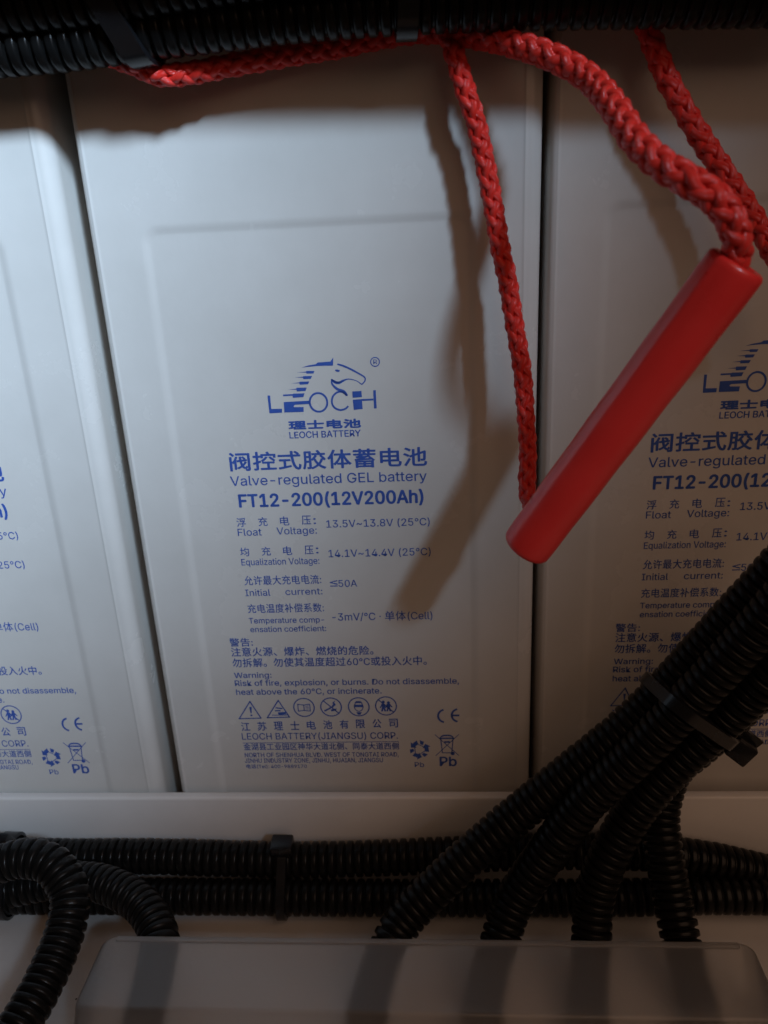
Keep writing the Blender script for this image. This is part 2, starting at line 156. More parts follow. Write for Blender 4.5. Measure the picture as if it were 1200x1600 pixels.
'8':(453,[226,-7,193,-5,163,1,136,11,111,25,91,42,74,62,62,84,54,109,52,135,53,156,58,176,65,195,75,212,87,228,101,241,117,252,134,260,153,265,153,267,129,276,109,289,93,308,80,330,73,354,70,380,73,405,79,429,90,450,106,469,124,485,146,498,170,508,197,514,226,516,255,514,282,508,306,498,328,485,346,469,361,450,373,429,379,405,382,380,379,354,372,330,359,308,343,289,323,276,300,267,300,265,319,260,335,252,351,241,365,228,377,212,387,195,395,176,399,156,401,135,398,109,391,84,378,62,362,42,341,25,317,11,289,1,259,-5,226,49,248,50,267,54,285,60,300,69,313,79,323,91,331,106,335,121,337,139,335,157,330,173,322,189,312,202,298,213,283,223,265,230,247,234,226,235,206,234,187,230,169,223,154,213,140,202,130,189,122,173,117,157,115,139,117,121,121,106,129,91,139,79,152,69,167,60,185,54,205,50,226,290,244,291,260,294,274,300,287,308,298,318,307,330,314,344,318,359,319,376,318,392,314,407,308,420,299,432,288,442,275,449,260,455,244,459,226,460,208,459,192,455,177,449,164,442,153,432,145,420,138,407,134,392,133,376,134,359,138,344,145,330,154,318,165,308,178,300,193,294,209,291],[33,35,34,32,35,33,32,36,35,31,36,32,31,37,36,30,37,31,30,38,37,29,38,30,29,39,38,28,123,29,123,39,29,123,122,39,122,121,39,121,40,39,28,124,123,120,40,121,28,125,124,119,40,120,27,125,28,119,41,40,27,126,125,118,41,119,27,127,126,117,41,118,116,41,117,27,128,127,26,128,27,116,42,41,26,129,128,115,42,116,26,130,129,114,42,115,25,130,26,114,43,42,25,131,130,113,43,114,24,131,25,113,44,43,24,132,131,112,44,113,24,133,132,111,44,112,111,45,44,23,133,24,23,134,133,110,45,111,23,135,134,109,45,110,109,46,45,22,135,23,22,136,135,108,46,109,22,137,136,107,46,108,107,47,46,21,137,22,21,138,137,106,47,107,21,139,138,105,47,106,21,104,139,104,47,105,21,47,104,21,48,47,20,48,21,20,49,48,19,49,20,18,49,19,18,50,49,17,50,18,17,51,50,16,51,17,16,52,51,15,52,16,15,53,52,14,86,15,86,53,15,86,54,53,14,87,86,85,54,86,14,88,87,84,54,85,14,89,88,83,54,84,13,89,14,83,55,54,13,90,89,82,55,83,13,91,90,81,55,82,12,91,13,81,56,55,12,92,91,80,56,81,11,92,12,80,57,56,11,93,92,79,57,80,79,58,57,10,93,11,10,94,93,78,58,79,10,95,94,77,58,78,77,59,58,9,95,10,9,96,95,76,59,77,8,96,9,76,60,59,8,97,96,75,60,76,75,61,60,7,97,8,7,98,97,74,61,75,7,99,98,73,61,74,6,99,7,73,62,61,6,100,99,72,62,73,6,101,100,71,62,72,5,101,6,71,63,62,5,102,101,70,63,71,5,103,102,69,63,70,5,68,103,68,63,69,5,63,68,4,63,5,4,64,63,4,65,64,3,65,4,2,65,3,2,66,65,1,66,2,1,67,66,0,67,1]),
'9':(453,[226,516,256,513,285,506,310,494,333,478,352,458,368,434,380,408,387,378,389,347,387,322,382,296,373,270,359,240,340,207,315,168,200,0,130,0,301,248,307,248,302,238,295,229,287,221,278,214,268,207,257,202,245,198,232,195,218,195,188,197,161,203,137,214,116,229,98,247,83,269,72,294,66,321,64,352,66,382,73,411,85,436,101,459,120,479,143,494,168,506,196,513,226,460,207,459,190,454,174,446,160,435,148,423,138,407,131,390,127,372,125,352,127,331,131,313,138,295,148,280,160,268,174,257,190,250,207,245,226,243,245,245,263,249,279,257,293,267,305,280,314,295,322,312,326,330,327,350,326,371,322,390,314,407,305,422,293,435,279,446,263,454,245,459],[45,1,0,44,1,45,44,2,1,43,2,44,43,3,2,42,3,43,42,4,3,41,4,42,41,46,4,46,5,4,41,47,46,81,5,46,40,47,41,40,48,47,80,5,81,80,6,5,40,49,48,79,6,80,40,50,49,78,6,79,39,50,40,39,51,50,77,6,78,77,7,6,39,52,51,76,7,77,38,52,39,76,8,7,38,53,52,75,8,76,38,54,53,74,8,75,37,54,38,74,9,8,37,55,54,73,9,74,36,55,37,36,56,55,72,9,73,72,10,9,36,57,56,71,10,72,71,11,10,35,57,36,35,58,57,70,11,71,70,12,11,35,59,58,69,12,70,34,59,35,34,60,59,68,12,69,68,13,12,33,60,34,33,61,60,67,13,68,33,62,61,66,19,67,19,13,67,33,63,62,65,18,66,18,19,66,65,24,18,24,17,18,20,13,19,32,63,33,32,64,63,64,24,65,32,24,64,20,14,13,21,14,20,22,14,21,31,24,32,23,14,22,30,24,31,24,14,23,30,25,24,17,14,24,17,15,14,29,25,30,29,26,25,29,27,26,28,27,29,17,16,15]),
':':(188,[95,271,83,272,73,277,63,284,55,294,51,304,50,316,51,328,55,339,63,349,73,356,83,360,95,362,107,360,118,356,128,349,135,339,140,328,141,316,140,304,135,294,128,284,118,277,107,272,95,-4,83,-3,73,1,63,9,55,18,51,29,50,41,51,53,55,64,63,73,73,81,83,85,95,87,107,85,118,81,128,73,135,64,140,53,141,41,140,29,135,18,128,9,118,1,107,-3],[35,37,36,34,37,35,34,38,37,34,39,38,33,39,34,32,39,33,32,40,39,31,40,32,31,41,40,30,41,31,30,42,41,29,42,30,29,43,42,28,43,29,28,44,43,27,44,28,27,45,44,26,45,27,26,46,45,25,46,26,25,47,46,24,47,25,11,13,12,11,14,13,10,14,11,10,15,14,9,15,10,8,15,9,8,16,15,7,16,8,7,17,16,6,17,7,6,18,17,5,18,6,5,19,18,5,20,19,4,20,5,3,20,4,3,21,20,2,21,3,2,22,21,2,23,22,1,23,2,1,0,23]),
'A':(480,[16,0,201,509,276,509,463,0,395,0,287,302,280,323,272,346,264,372,255,402,244,438,232,478,245,478,233,437,222,402,213,371,204,345,197,322,191,302,85,0,110,142,110,199,370,199,370,142],[0,11,1,11,2,1,11,12,2,12,3,2,0,21,11,21,13,11,13,10,11,13,10,12,10,22,12,22,3,12,9,22,10,21,14,13,8,22,9,21,15,14,7,22,8,21,16,15,6,22,7,21,17,16,5,22,6,21,18,17,21,20,18,20,19,18,4,23,5,23,22,5,0,20,21,20,22,21,20,23,22,23,3,22,0,19,20,4,3,23]),
'B':(456,[60,0,60,509,241,509,274,507,304,501,329,491,350,477,367,461,381,442,390,421,396,398,398,374,397,353,393,336,387,320,378,307,368,295,356,286,343,278,329,272,315,267,315,262,331,260,347,254,363,245,378,234,391,220,402,203,411,184,416,161,418,136,416,111,410,88,400,67,386,48,368,31,344,18,317,8,284,2,247,0,125,57,245,57,281,60,309,67,330,80,344,96,353,115,355,137,354,153,350,169,342,184,333,197,320,209,306,218,289,225,269,229,248,231,125,231,125,285,238,285,256,287,273,290,288,296,302,304,314,314,323,326,330,340,335,355,336,372,333,393,326,412,313,429,294,442,270,449,240,452,125,452],[0,75,1,75,2,1,75,3,2,75,4,3,75,5,4,75,6,5,75,7,6,75,74,7,74,8,7,0,58,75,73,8,74,72,8,73,72,9,8,71,9,72,70,9,71,70,10,9,69,10,70,69,11,10,68,11,69,68,12,11,67,12,68,66,12,67,66,13,12,65,13,66,65,14,13,64,14,65,64,15,14,63,15,64,63,16,15,62,16,63,61,16,62,61,17,16,60,17,61,59,17,60,59,18,17,0,57,58,57,59,58,57,18,59,57,19,18,57,20,19,57,21,20,57,22,21,57,23,22,57,24,23,57,25,24,57,56,25,56,55,25,55,26,25,0,40,57,54,26,55,53,26,54,53,27,26,52,27,53,51,27,52,51,28,27,50,28,51,49,28,50,49,29,28,48,29,49,48,30,29,47,30,48,46,30,47,46,31,30,45,31,46,45,32,31,44,32,45,44,33,32,43,33,44,42,33,43,42,34,33,41,34,42,0,41,40,0,34,41,0,35,34,0,36,35,0,37,36,0,38,37,0,39,38]),
'C':(510,[267,-7,225,-3,186,7,150,25,119,49,92,79,70,115,53,157,44,203,40,254,44,305,53,352,70,393,92,429,119,459,150,484,186,501,225,512,267,516,293,514,317,511,340,504,362,496,383,485,402,471,419,456,435,438,448,418,459,397,467,373,473,348,408,348,404,365,397,380,389,395,380,407,369,418,357,428,344,437,330,444,315,449,300,453,284,455,267,456,237,453,209,445,184,432,161,414,141,391,125,364,113,332,106,295,103,254,106,213,113,177,125,145,141,117,161,94,184,76,210,63,237,56,267,53,284,54,300,56,315,60,330,65,344,72,357,81,369,90,380,102,389,114,397,128,404,144,408,160,473,160,467,135,459,112,448,91,435,71,420,53,402,38,383,24,363,13,341,5,317,-2,293,-6],[17,19,18,17,20,19,16,20,17,16,21,20,16,22,21,15,22,16,15,23,22,15,24,23,14,24,15,14,25,24,13,44,14,44,43,14,43,25,14,42,25,43,42,26,25,41,26,42,13,45,44,40,26,41,39,26,40,13,46,45,38,26,39,38,27,26,37,27,38,13,47,46,12,47,13,36,27,37,35,27,36,35,28,27,12,48,47,34,28,35,34,29,28,33,29,34,11,48,12,11,49,48,32,29,33,32,30,29,31,30,32,11,50,49,10,50,11,10,51,50,9,51,10,9,52,51,8,52,9,8,53,52,8,54,53,7,54,8,7,55,54,72,74,73,72,75,74,6,55,7,6,56,55,71,75,72,71,76,75,70,76,71,6,57,56,5,57,6,69,76,70,69,77,76,68,77,69,5,58,57,68,78,77,67,78,68,66,78,67,4,58,5,4,59,58,65,78,66,65,79,78,64,79,65,4,60,59,63,79,64,62,79,63,4,61,60,61,79,62,61,80,79,4,80,61,3,80,4,3,81,80,2,81,3,2,82,81,2,83,82,1,83,2,1,84,83,1,85,84,0,85,1]),
'D':(502,[219,0,96,0,96,57,215,57,254,60,288,68,318,81,343,99,363,122,379,149,390,181,397,216,399,255,397,294,390,329,379,361,364,388,344,410,320,428,291,441,258,449,221,452,93,452,93,509,225,509,273,505,315,495,353,478,385,455,412,426,433,391,449,351,458,306,462,255,458,205,449,159,433,119,411,83,384,54,351,31,312,14,268,3,125,509,125,0,60,0,60,509],[44,23,45,23,42,45,44,22,23,42,24,23,43,24,42,43,21,24,21,25,24,21,26,25,21,27,26,21,28,27,21,20,28,20,29,28,44,21,22,44,2,21,2,43,21,19,29,20,18,29,19,17,29,18,17,30,29,16,30,17,16,31,30,15,31,16,14,31,15,14,32,31,13,32,14,13,33,32,12,33,13,11,33,12,11,34,33,10,34,11,10,35,34,9,35,10,9,36,35,8,36,9,7,36,8,7,37,36,6,37,7,6,38,37,5,38,6,4,38,5,3,38,4,44,1,2,43,3,2,43,38,3,43,39,38,43,40,39,43,41,40,43,0,41,1,43,44,43,0,1]),
'E':(419,[60,0,60,509,372,509,372,452,125,452,125,286,355,286,355,229,125,229,125,57,375,57,375,0],[0,4,1,4,2,1,4,3,2,0,5,4,0,8,5,8,6,5,8,7,6,0,9,8,0,10,9,0,11,10]),
'F':(410,[60,0,60,509,369,509,369,452,125,452,125,278,346,278,346,221,125,221,125,0],[0,4,1,4,2,1,4,3,2,0,5,4,0,8,5,8,6,5,8,7,6,0,9,8]),
'G':(520,[269,-7,225,-3,185,7,149,25,118,49,91,79,69,116,53,157,43,203,40,254,43,305,53,352,69,393,91,429,117,459,149,484,184,501,223,512,265,516,291,514,316,510,340,504,363,494,384,483,403,469,421,453,436,436,449,416,460,395,468,373,474,349,408,349,402,365,395,379,387,393,378,406,368,417,356,427,344,436,330,443,315,448,300,453,283,455,265,456,236,453,209,445,183,432,160,414,141,392,125,364,113,332,106,295,103,254,106,213,113,177,125,145,141,117,161,95,184,76,210,63,238,56,269,53,296,55,322,61,345,71,365,85,382,102,396,123,407,147,413,173,415,202,434,199,283,199,283,256,478,256,478,200,475,160,466,124,451,91,431,62,406,38,377,19,344,5,308,-4],[17,19,18,17,20,19,16,20,17,16,21,20,16,22,21,15,22,16,15,23,22,14,23,15,14,24,23,14,25,24,13,44,14,44,43,14,43,25,14,42,25,43,41,25,42,41,26,25,13,45,44,40,26,41,39,26,40,13,46,45,38,26,39,38,27,26,37,27,38,13,47,46,12,47,13,36,27,37,35,27,36,35,28,27,12,48,47,34,28,35,34,29,28,11,48,12,33,29,34,11,49,48,32,29,33,32,30,29,31,30,32,11,50,49,10,50,11,10,51,50,9,51,10,9,52,51,72,74,73,72,70,74,70,75,74,8,52,9,8,53,52,8,54,53,7,54,8,72,69,70,71,75,70,71,76,75,69,71,72,69,76,71,7,55,54,68,76,69,68,77,76,6,55,7,67,77,68,6,56,55,67,78,77,66,78,67,6,57,56,5,57,6,65,78,66,5,58,57,65,79,78,64,79,65,4,58,5,4,59,58,63,79,64,4,60,59,63,80,79,62,80,63,4,61,60,61,80,62,4,80,61,3,80,4,3,81,80,2,81,3,2,82,81,1,82,2,1,83,82,0,83,1]),
'H':(517,[60,0,60,509,125,509,125,289,392,289,392,509,457,509,457,0,392,0,392,232,125,232,125,0],[0,2,1,0,3,2,4,6,5,4,7,6,0,10,3,10,4,3,10,9,4,9,7,4,0,11,10,8,7,9]),
'I':(300,[31,0,31,57,118,57,118,452,31,452,31,509,269,509,269,452,183,452,183,57,269,57,269,0],[4,6,5,4,7,6,3,7,4,2,8,3,8,7,3,2,9,8,0,2,1,0,9,2,0,10,9,0,11,10]),
'J':(396,[185,-7,143,-2,106,11,75,33,52,63,38,100,33,145,33,173,98,173,98,145,100,117,108,93,122,74,139,61,160,53,185,50,209,53,230,61,248,74,261,93,269,117,272,145,272,509,336,509,336,145,332,100,318,63,294,33,263,11,227,-2],[21,23,22,21,24,23,6,8,7,6,9,8,5,9,6,5,10,9,20,24,21,20,25,24,5,11,10,19,25,20,4,11,5,19,26,25,18,26,19,4,12,11,4,13,12,17,26,18,17,27,26,3,13,4,3,14,13,16,27,17,3,15,14,15,27,16,3,27,15,2,27,3,2,28,27,1,28,2,1,29,28,0,29,1]),
'L':(393,[60,0,60,509,125,509,125,57,361,57,361,0],[0,2,1,0,3,2,0,4,3,0,5,4]),
'N':(523,[60,0,60,509,136,509,343,183,349,174,355,163,363,151,371,137,379,122,388,107,396,90,405,73,414,55,405,54,403,72,402,90,401,108,400,126,399,142,399,157,399,171,399,184,399,195,399,509,463,509,463,0,387,0,202,290,194,303,186,317,177,331,168,346,159,363,148,381,136,402,123,425,108,452,119,454,120,429,121,406,122,384,123,363,124,345,124,328,125,313,125,301,125,291,125,0],[0,36,1,36,2,1,36,37,2,37,3,2,22,24,23,22,25,24,38,3,37,0,38,36,38,35,36,0,39,38,35,3,38,34,3,35,0,40,39,33,3,34,0,41,40,32,3,33,0,42,41,31,3,32,30,3,31,0,43,42,29,3,30,0,44,43,28,3,29,0,45,44,27,3,28,0,46,45,0,47,46,26,3,27,21,25,22,20,25,21,26,4,3,26,5,4,19,25,20,26,6,5,18,25,19,26,7,6,17,25,18,26,8,7,16,25,17,26,9,8,15,25,16,26,10,9,14,11,15,11,25,15,26,14,10,14,11,10,12,25,11,26,13,14,13,25,12,26,25,13]),
'O':(533,[267,-7,225,-3,186,7,150,25,119,49,92,79,70,115,53,157,44,203,40,254,44,305,53,352,70,393,92,429,119,459,150,484,186,501,225,512,267,516,309,512,348,501,384,484,415,459,442,429,464,393,480,352,490,305,493,254,490,203,480,157,464,115,442,79,415,49,384,25,348,7,309,-3,267,53,296,55,324,63,349,76,372,94,392,116,408,144,420,176,428,213,430,254,428,295,420,332,408,365,392,392,372,415,349,433,324,446,296,453,267,456,237,453,210,445,184,433,161,415,142,392,125,364,113,332,106,295,103,254,106,213,113,176,125,144,142,117,161,94,184,76,210,63,237,55],[17,19,18,16,19,17,16,20,19,15,20,16,15,21,20,14,21,15,14,22,21,13,55,14,55,54,14,54,22,14,54,53,22,53,23,22,52,23,53,13,56,55,51,23,52,13,57,56,50,23,51,13,58,57,50,24,23,12,58,13,49,24,50,12,59,58,11,59,12,49,25,24,48,25,49,11,60,59,47,25,48,11,61,60,10,61,11,47,26,25,46,26,47,10,62,61,9,62,10,46,27,26,45,27,46,9,63,62,8,63,9,8,64,63,44,27,45,44,28,27,8,65,64,43,28,44,7,65,8,43,29,28,7,66,65,42,29,43,6,66,7,42,30,29,6,67,66,41,30,42,6,68,67,40,30,41,5,68,6,40,31,30,5,69,68,39,31,40,39,32,31,4,69,5,4,70,69,38,32,39,4,71,70,37,32,38,4,36,71,36,32,37,4,32,36,4,33,32,3,33,4,2,33,3,2,34,33,1,34,2,1,35,34,1,0,35]),
'P':(445,[60,0,60,509,235,509,272,506,305,499,332,487,356,471,375,452,390,430,400,404,407,377,409,348,407,318,400,291,390,265,375,243,356,223,332,207,305,195,272,188,235,186,109,186,109,242,233,242,257,244,279,248,297,256,312,266,324,279,333,294,339,310,343,328,344,348,343,367,339,385,333,402,324,416,312,428,297,439,279,446,257,451,232,452,125,452,125,0],[0,42,1,42,2,1,42,3,2,42,4,3,42,5,4,42,6,5,42,7,6,42,41,7,41,40,7,40,8,7,0,22,42,22,43,42,39,8,40,38,8,39,37,8,38,37,9,8,36,9,37,35,9,36,35,10,9,34,10,35,33,10,34,33,11,10,32,11,33,31,11,32,31,12,11,30,12,31,30,13,12,29,13,30,28,13,29,28,14,13,27,14,28,26,14,27,26,15,14,25,15,26,24,15,25,23,15,24,23,16,15,0,21,22,43,23,22,43,20,23,20,16,23,20,17,16,20,18,17,20,19,18,0,20,21,0,43,20]),
'R':(449,[60,0,60,509,236,509,273,506,305,500,333,489,356,473,376,455,390,433,401,408,407,381,409,352,407,323,401,296,390,271,376,250,356,232,333,217,305,206,273,200,236,198,96,198,96,255,234,255,258,256,280,260,298,267,313,276,325,287,334,300,340,316,344,333,345,352,344,371,340,389,334,405,325,419,313,430,298,440,279,446,258,451,233,452,125,452,125,0,353,0,230,229,303,229,428,0],[0,22,1,22,42,1,42,2,1,42,3,2,42,4,3,42,5,4,42,6,5,42,7,6,42,41,7,41,40,7,40,8,7,22,43,42,39,8,40,38,8,39,37,8,38,37,9,8,36,9,37,35,9,36,35,10,9,34,10,35,33,10,34,33,11,10,32,11,33,31,11,32,31,12,11,30,12,31,30,13,12,29,13,30,28,13,29,28,14,13,27,14,28,26,14,27,26,15,14,25,15,26,24,15,25,23,15,24,0,21,22,43,23,22,43,45,23,45,15,23,45,16,15,45,46,16,46,17,16,43,20,45,20,44,45,47,17,46,18,47,17,19,47,18,20,47,19,0,20,21,0,43,20,44,47,20]),
'S':(447,[224,-9,188,-7,156,-1,128,9,102,23,81,40,64,60,51,83,42,109,38,137,104,137,108,118,114,102,123,88,136,76,150,66,166,59,185,53,204,50,224,49,246,50,267,54,286,60,303,69,317,79,329,92,338,106,344,122,346,139,344,154,340,168,332,179,322,189,310,197,296,205,280,211,263,217,245,222,184,239,145,253,112,269,86,289,67,313,56,341,52,372,54,400,62,425,75,448,92,468,113,484,138,498,165,508,195,514,227,516,259,514,289,508,316,498,340,484,360,468,377,449,390,427,398,403,401,378,337,378,332,402,320,421,302,437,280,449,254,456,225,459,204,457,185,454,167,448,152,440,139,430,129,418,121,405,117,391,115,376,117,359,122,345,131,334,142,324,155,315,169,308,184,302,198,297,212,293,264,279,279,275,295,270,312,264,328,256,344,248,359,238,372,226,384,213,395,198,402,180,407,161,408,139,406,112,399,87,386,64,370,43,349,25,323,11,294,0,261,-7],[52,54,53,51,54,52,51,55,54,50,55,51,50,56,55,49,56,50,49,57,56,48,57,49,48,58,57,48,59,58,47,70,48,70,69,48,69,59,48,68,59,69,47,71,70,67,59,68,47,72,71,66,59,67,66,60,59,46,72,47,46,73,72,46,74,73,65,60,66,46,75,74,65,61,60,45,75,46,64,61,65,45,76,75,45,77,76,64,62,61,63,62,64,44,77,45,44,78,77,44,79,78,43,79,44,43,80,79,43,81,80,42,81,43,42,82,81,42,83,82,42,84,83,41,84,42,41,85,84,41,86,85,41,87,86,41,88,87,40,88,41,40,89,88,40,90,89,40,91,90,39,91,40,39,92,91,39,93,92,38,93,39,38,94,93,37,94,38,37,95,94,37,96,95,36,96,37,35,96,36,35,97,96,34,97,35,33,97,34,33,98,97,32,98,33,31,98,32,31,99,98,30,99,31,29,99,30,29,100,99,28,100,29,27,100,28,27,101,100,8,10,9,8,11,10,26,101,27,8,12,11,26,102,101,7,12,8,25,102,26,7,13,12,24,102,25,7,14,13,24,103,102,6,14,7,23,103,24,6,15,14,22,103,23,6,16,15,22,104,103,21,104,22,5,16,6,5,17,16,20,104,21,5,18,17,19,104,20,5,19,18,5,104,19,5,105,104,4,105,5,4,106,105,3,106,4,3,107,106,2,107,3,2,108,107,1,108,2,1,0,108]),
'T':(449,[32,452,32,509,417,509,417,452,257,452,257,0,193,0,193,452],[0,2,1,0,3,2,7,3,0,6,4,7,4,3,7,6,5,4]),
'U':(517,[259,-8,220,-6,186,2,154,15,126,33,103,55,85,80,71,108,63,140,60,173,60,509,124,509,124,178,126,155,132,133,141,113,153,95,169,80,187,68,208,59,232,53,259,52,285,53,309,59,331,68,349,80,364,95,377,113,385,133,391,155,393,178,393,509,457,509,457,173,454,140,446,108,433,80,414,55,391,33,363,15,332,2,297,-6],[9,11,10,9,12,11,30,32,31,30,33,32,9,13,12,29,33,30,8,13,9,29,34,33,8,14,13,28,34,29,7,14,8,28,35,34,27,35,28,7,15,14,7,16,15,26,35,27,6,16,7,26,36,35,6,17,16,25,36,26,6,18,17,24,36,25,5,18,6,24,37,36,5,19,18,23,37,24,5,20,19,22,37,23,22,38,37,4,20,5,4,21,20,21,38,22,4,38,21,3,38,4,3,39,38,2,39,3,2,40,39,1,40,2,1,41,40,0,41,1]),
'V':(480,[204,0,16,509,84,509,192,206,199,187,207,164,215,137,225,106,236,71,248,31,235,31,247,71,257,107,267,138,276,165,283,187,290,206,395,509,463,509,278,0],[0,2,1,0,3,2,16,18,17,16,19,18,0,4,3,15,19,16,14,19,15,0,5,4,13,19,14,0,6,5,12,19,13,0,7,6,11,19,12,0,8,7,10,9,11,9,19,11,0,9,8,0,19,9]),
'W':(686,[155,0,16,509,82,509,163,196,167,179,172,162,175,145,179,128,183,111,187,94,190,76,194,58,197,40,189,40,193,58,196,76,200,94,203,111,207,128,211,145,215,162,220,179,224,196,306,509,380,509,462,196,466,179,470,162,474,145,478,128,482,111,486,94,490,76,494,58,497,40,488,40,492,58,495,76,499,94,503,111,506,128,510,145,515,162,519,179,523,196,603,509,670,509,530,0,455,0,368,323,362,345,357,368,351,391,346,417,341,445,336,475,350,475,345,446,340,420,335,395,330,371,324,347,318,323,230,0],[0,2,1,0,3,2,22,55,23,55,24,23,55,56,24,56,25,24,44,46,45,44,47,46,22,54,55,57,25,56,58,53,57,53,25,57,22,58,54,58,53,54,22,59,58,52,25,53,22,60,59,51,25,52,22,61,60,50,25,51,22,62,61,49,25,50,22,63,62,48,25,49,0,4,3,21,63,22,48,26,25,43,47,44,0,5,4,20,63,21,48,27,26,42,47,43,0,6,5,19,63,20,48,28,27,41,47,42,0,7,6,18,63,19,48,29,28,40,47,41,0,8,7,17,63,18,48,30,29,39,47,40,0,9,8,16,63,17,48,31,30,38,47,39,0,10,9,15,63,16,48,32,31,37,47,38,0,14,10,14,11,10,48,36,32,36,33,32,14,11,15,11,63,15,36,33,37,33,47,37,12,63,11,34,47,33,0,13,14,48,35,36,0,12,13,0,63,12,48,34,35,48,47,34]),
'Y':(472,[203,0,203,208,16,509,91,509,192,344,203,327,213,309,222,292,231,274,240,254,250,230,224,230,233,254,242,275,251,293,260,310,270,327,280,344,381,509,455,509,268,208,268,0],[1,3,2,1,4,3,17,19,18,17,20,19,1,5,4,16,20,17,15,20,16,1,6,5,14,20,15,1,7,6,13,20,14,1,8,7,12,9,13,9,20,13,1,12,8,12,9,8,1,11,12,10,20,9,1,10,11,1,20,10,0,20,1,0,21,20]),
'Z':(438,[42,0,42,46,273,385,284,400,295,415,306,431,318,446,329,461,341,476,348,454,327,453,306,453,285,452,265,452,244,452,223,452,40,452,40,509,397,509,397,462,169,129,157,113,146,97,134,81,122,65,110,49,97,33,90,54,111,55,131,56,152,57,173,57,193,57,214,57,399,57,399,0],[16,18,17,16,8,18,8,19,18,16,7,8,9,19,8,9,20,19,16,11,7,11,6,7,10,20,9,11,6,10,6,20,10,16,12,11,16,13,12,16,14,13,16,15,14,5,20,6,4,20,5,3,20,4,2,20,3,1,20,2,1,21,20,1,22,21,1,23,22,1,24,23,1,27,24,27,28,24,28,25,24,32,34,33,32,35,34,31,35,32,30,35,31,29,35,30,28,35,29,25,35,28,1,26,27,26,35,25,0,26,1,0,35,26]),
'a':(389,[160,-9,137,-7,115,-3,94,5,76,15,60,29,48,45,38,63,32,84,30,108,32,128,36,146,43,161,53,174,64,184,78,193,92,200,108,206,125,211,143,214,161,217,178,220,200,223,218,225,234,227,247,229,257,231,265,235,271,240,274,246,276,255,276,257,275,272,272,285,267,297,260,307,251,315,240,322,227,327,212,330,196,331,178,330,163,327,149,322,137,316,127,309,118,301,110,292,104,283,100,274,41,291,51,313,64,331,79,346,95,358,114,368,133,375,153,380,173,383,194,384,208,384,223,382,239,379,255,375,271,369,286,360,300,350,312,336,322,320,330,301,335,278,337,251,337,0,277,0,277,52,272,52,267,43,260,34,252,25,242,16,229,8,215,1,199,-4,181,-7,170,45,192,47,211,51,228,59,242,68,254,80,263,93,270,108,274,122,276,138,276,190,272,187,267,184,259,182,251,180,241,178,231,176,221,174,210,173,200,171,191,170,182,169,175,168,161,166,147,163,134,159,122,153,112,147,103,139,97,130,93,118,92,105,93,93,96,82,102,72,109,64,119,57,130,52,142,48,156,46],[58,60,59,58,61,60,57,61,58,57,62,61,56,62,57,56,63,62,55,63,56,55,64,63,55,65,64,54,65,55,54,66,65,53,66,54,53,67,66,52,67,53,52,40,67,40,39,67,39,68,67,51,41,52,41,40,52,51,42,41,38,68,39,51,43,42,37,68,38,51,44,43,36,68,37,36,69,68,51,45,44,35,69,36,50,45,51,50,46,45,34,69,35,34,70,69,50,47,46,33,70,34,50,48,47,49,48,50,32,70,33,32,71,70,31,71,32,30,71,31,29,71,30,29,72,71,28,72,29,27,72,28,26,94,27,94,72,27,25,94,26,24,94,25,23,94,24,22,94,23,21,94,22,20,94,21,19,94,20,18,94,19,17,94,18,16,94,17,15,94,16,14,94,15,14,95,94,93,72,94,14,96,95,14,97,96,13,97,14,13,98,97,13,99,98,13,100,99,13,101,100,13,102,101,12,102,13,12,103,102,12,104,103,12,105,104,12,106,105,12,107,106,12,108,107,12,109,108,11,109,12,11,110,109,11,111,110,11,112,111,10,112,11,10,113,112,92,72,93,10,114,113,9,114,10,91,72,92,9,115,114,8,115,9,90,72,91,8,116,115,89,72,90,8,117,116,7,117,8,7,118,117,88,74,89,74,72,89,7,119,118,87,74,88,7,120,119,6,120,7,86,75,87,75,74,87,6,121,120,6,122,121,86,76,75,73,72,74,85,76,86,6,123,122,84,76,85,6,84,123,6,76,84,5,76,6,5,77,76,5,78,77,4,78,5,4,79,78,4,80,79,3,80,4,3,81,80,2,81,3,2,82,81,1,82,2,1,83,82,0,83,1]),
'b':(424,[229,-8,208,-7,189,-3,172,4,159,12,147,21,138,31,130,41,123,50,118,59,112,59,112,0,53,0,53,509,114,509,114,319,118,319,123,327,130,336,137,346,147,355,158,364,171,373,188,379,207,383,229,384,259,382,287,374,313,361,335,342,354,320,370,293,381,261,388,227,390,189,388,151,381,116,370,84,355,57,336,34,313,16,288,3,260,-6,220,47,242,49,262,55,279,66,294,80,306,97,316,117,323,139,327,163,328,189,327,215,323,239,316,261,307,281,295,298,280,311,262,322,243,328,220,330,198,328,178,322,161,312,147,299,134,282,125,263,118,241,114,216,113,189,114,162,118,138,125,115,135,95,147,78,162,65,179,55,198,49],[12,14,13,12,15,14,24,26,25,23,26,24,23,27,26,22,27,23,22,28,27,21,28,22,20,28,21,20,29,28,19,29,20,18,29,19,18,61,29,61,30,29,17,61,18,17,62,61,60,30,61,17,63,62,59,30,60,16,63,17,16,64,63,58,30,59,58,31,30,12,16,15,12,68,16,68,67,16,67,66,16,66,65,16,65,64,16,57,31,58,56,31,57,56,32,31,55,32,56,55,33,32,54,33,55,12,69,68,53,33,54,53,34,33,12,70,69,52,34,53,12,71,70,51,34,52,51,35,34,50,35,51,12,72,71,50,36,35,49,36,50,12,73,72,48,36,49,48,37,36,12,74,73,47,37,48,12,10,74,10,75,74,47,38,37,46,38,47,10,76,75,45,38,46,10,9,76,9,77,76,12,11,10,8,77,9,45,39,38,44,39,45,8,78,77,7,78,8,43,39,44,7,43,78,7,39,43,6,39,7,6,40,39,5,40,6,4,40,5,4,41,40,3,41,4,2,41,3,2,42,41,1,42,2,1,0,42]),
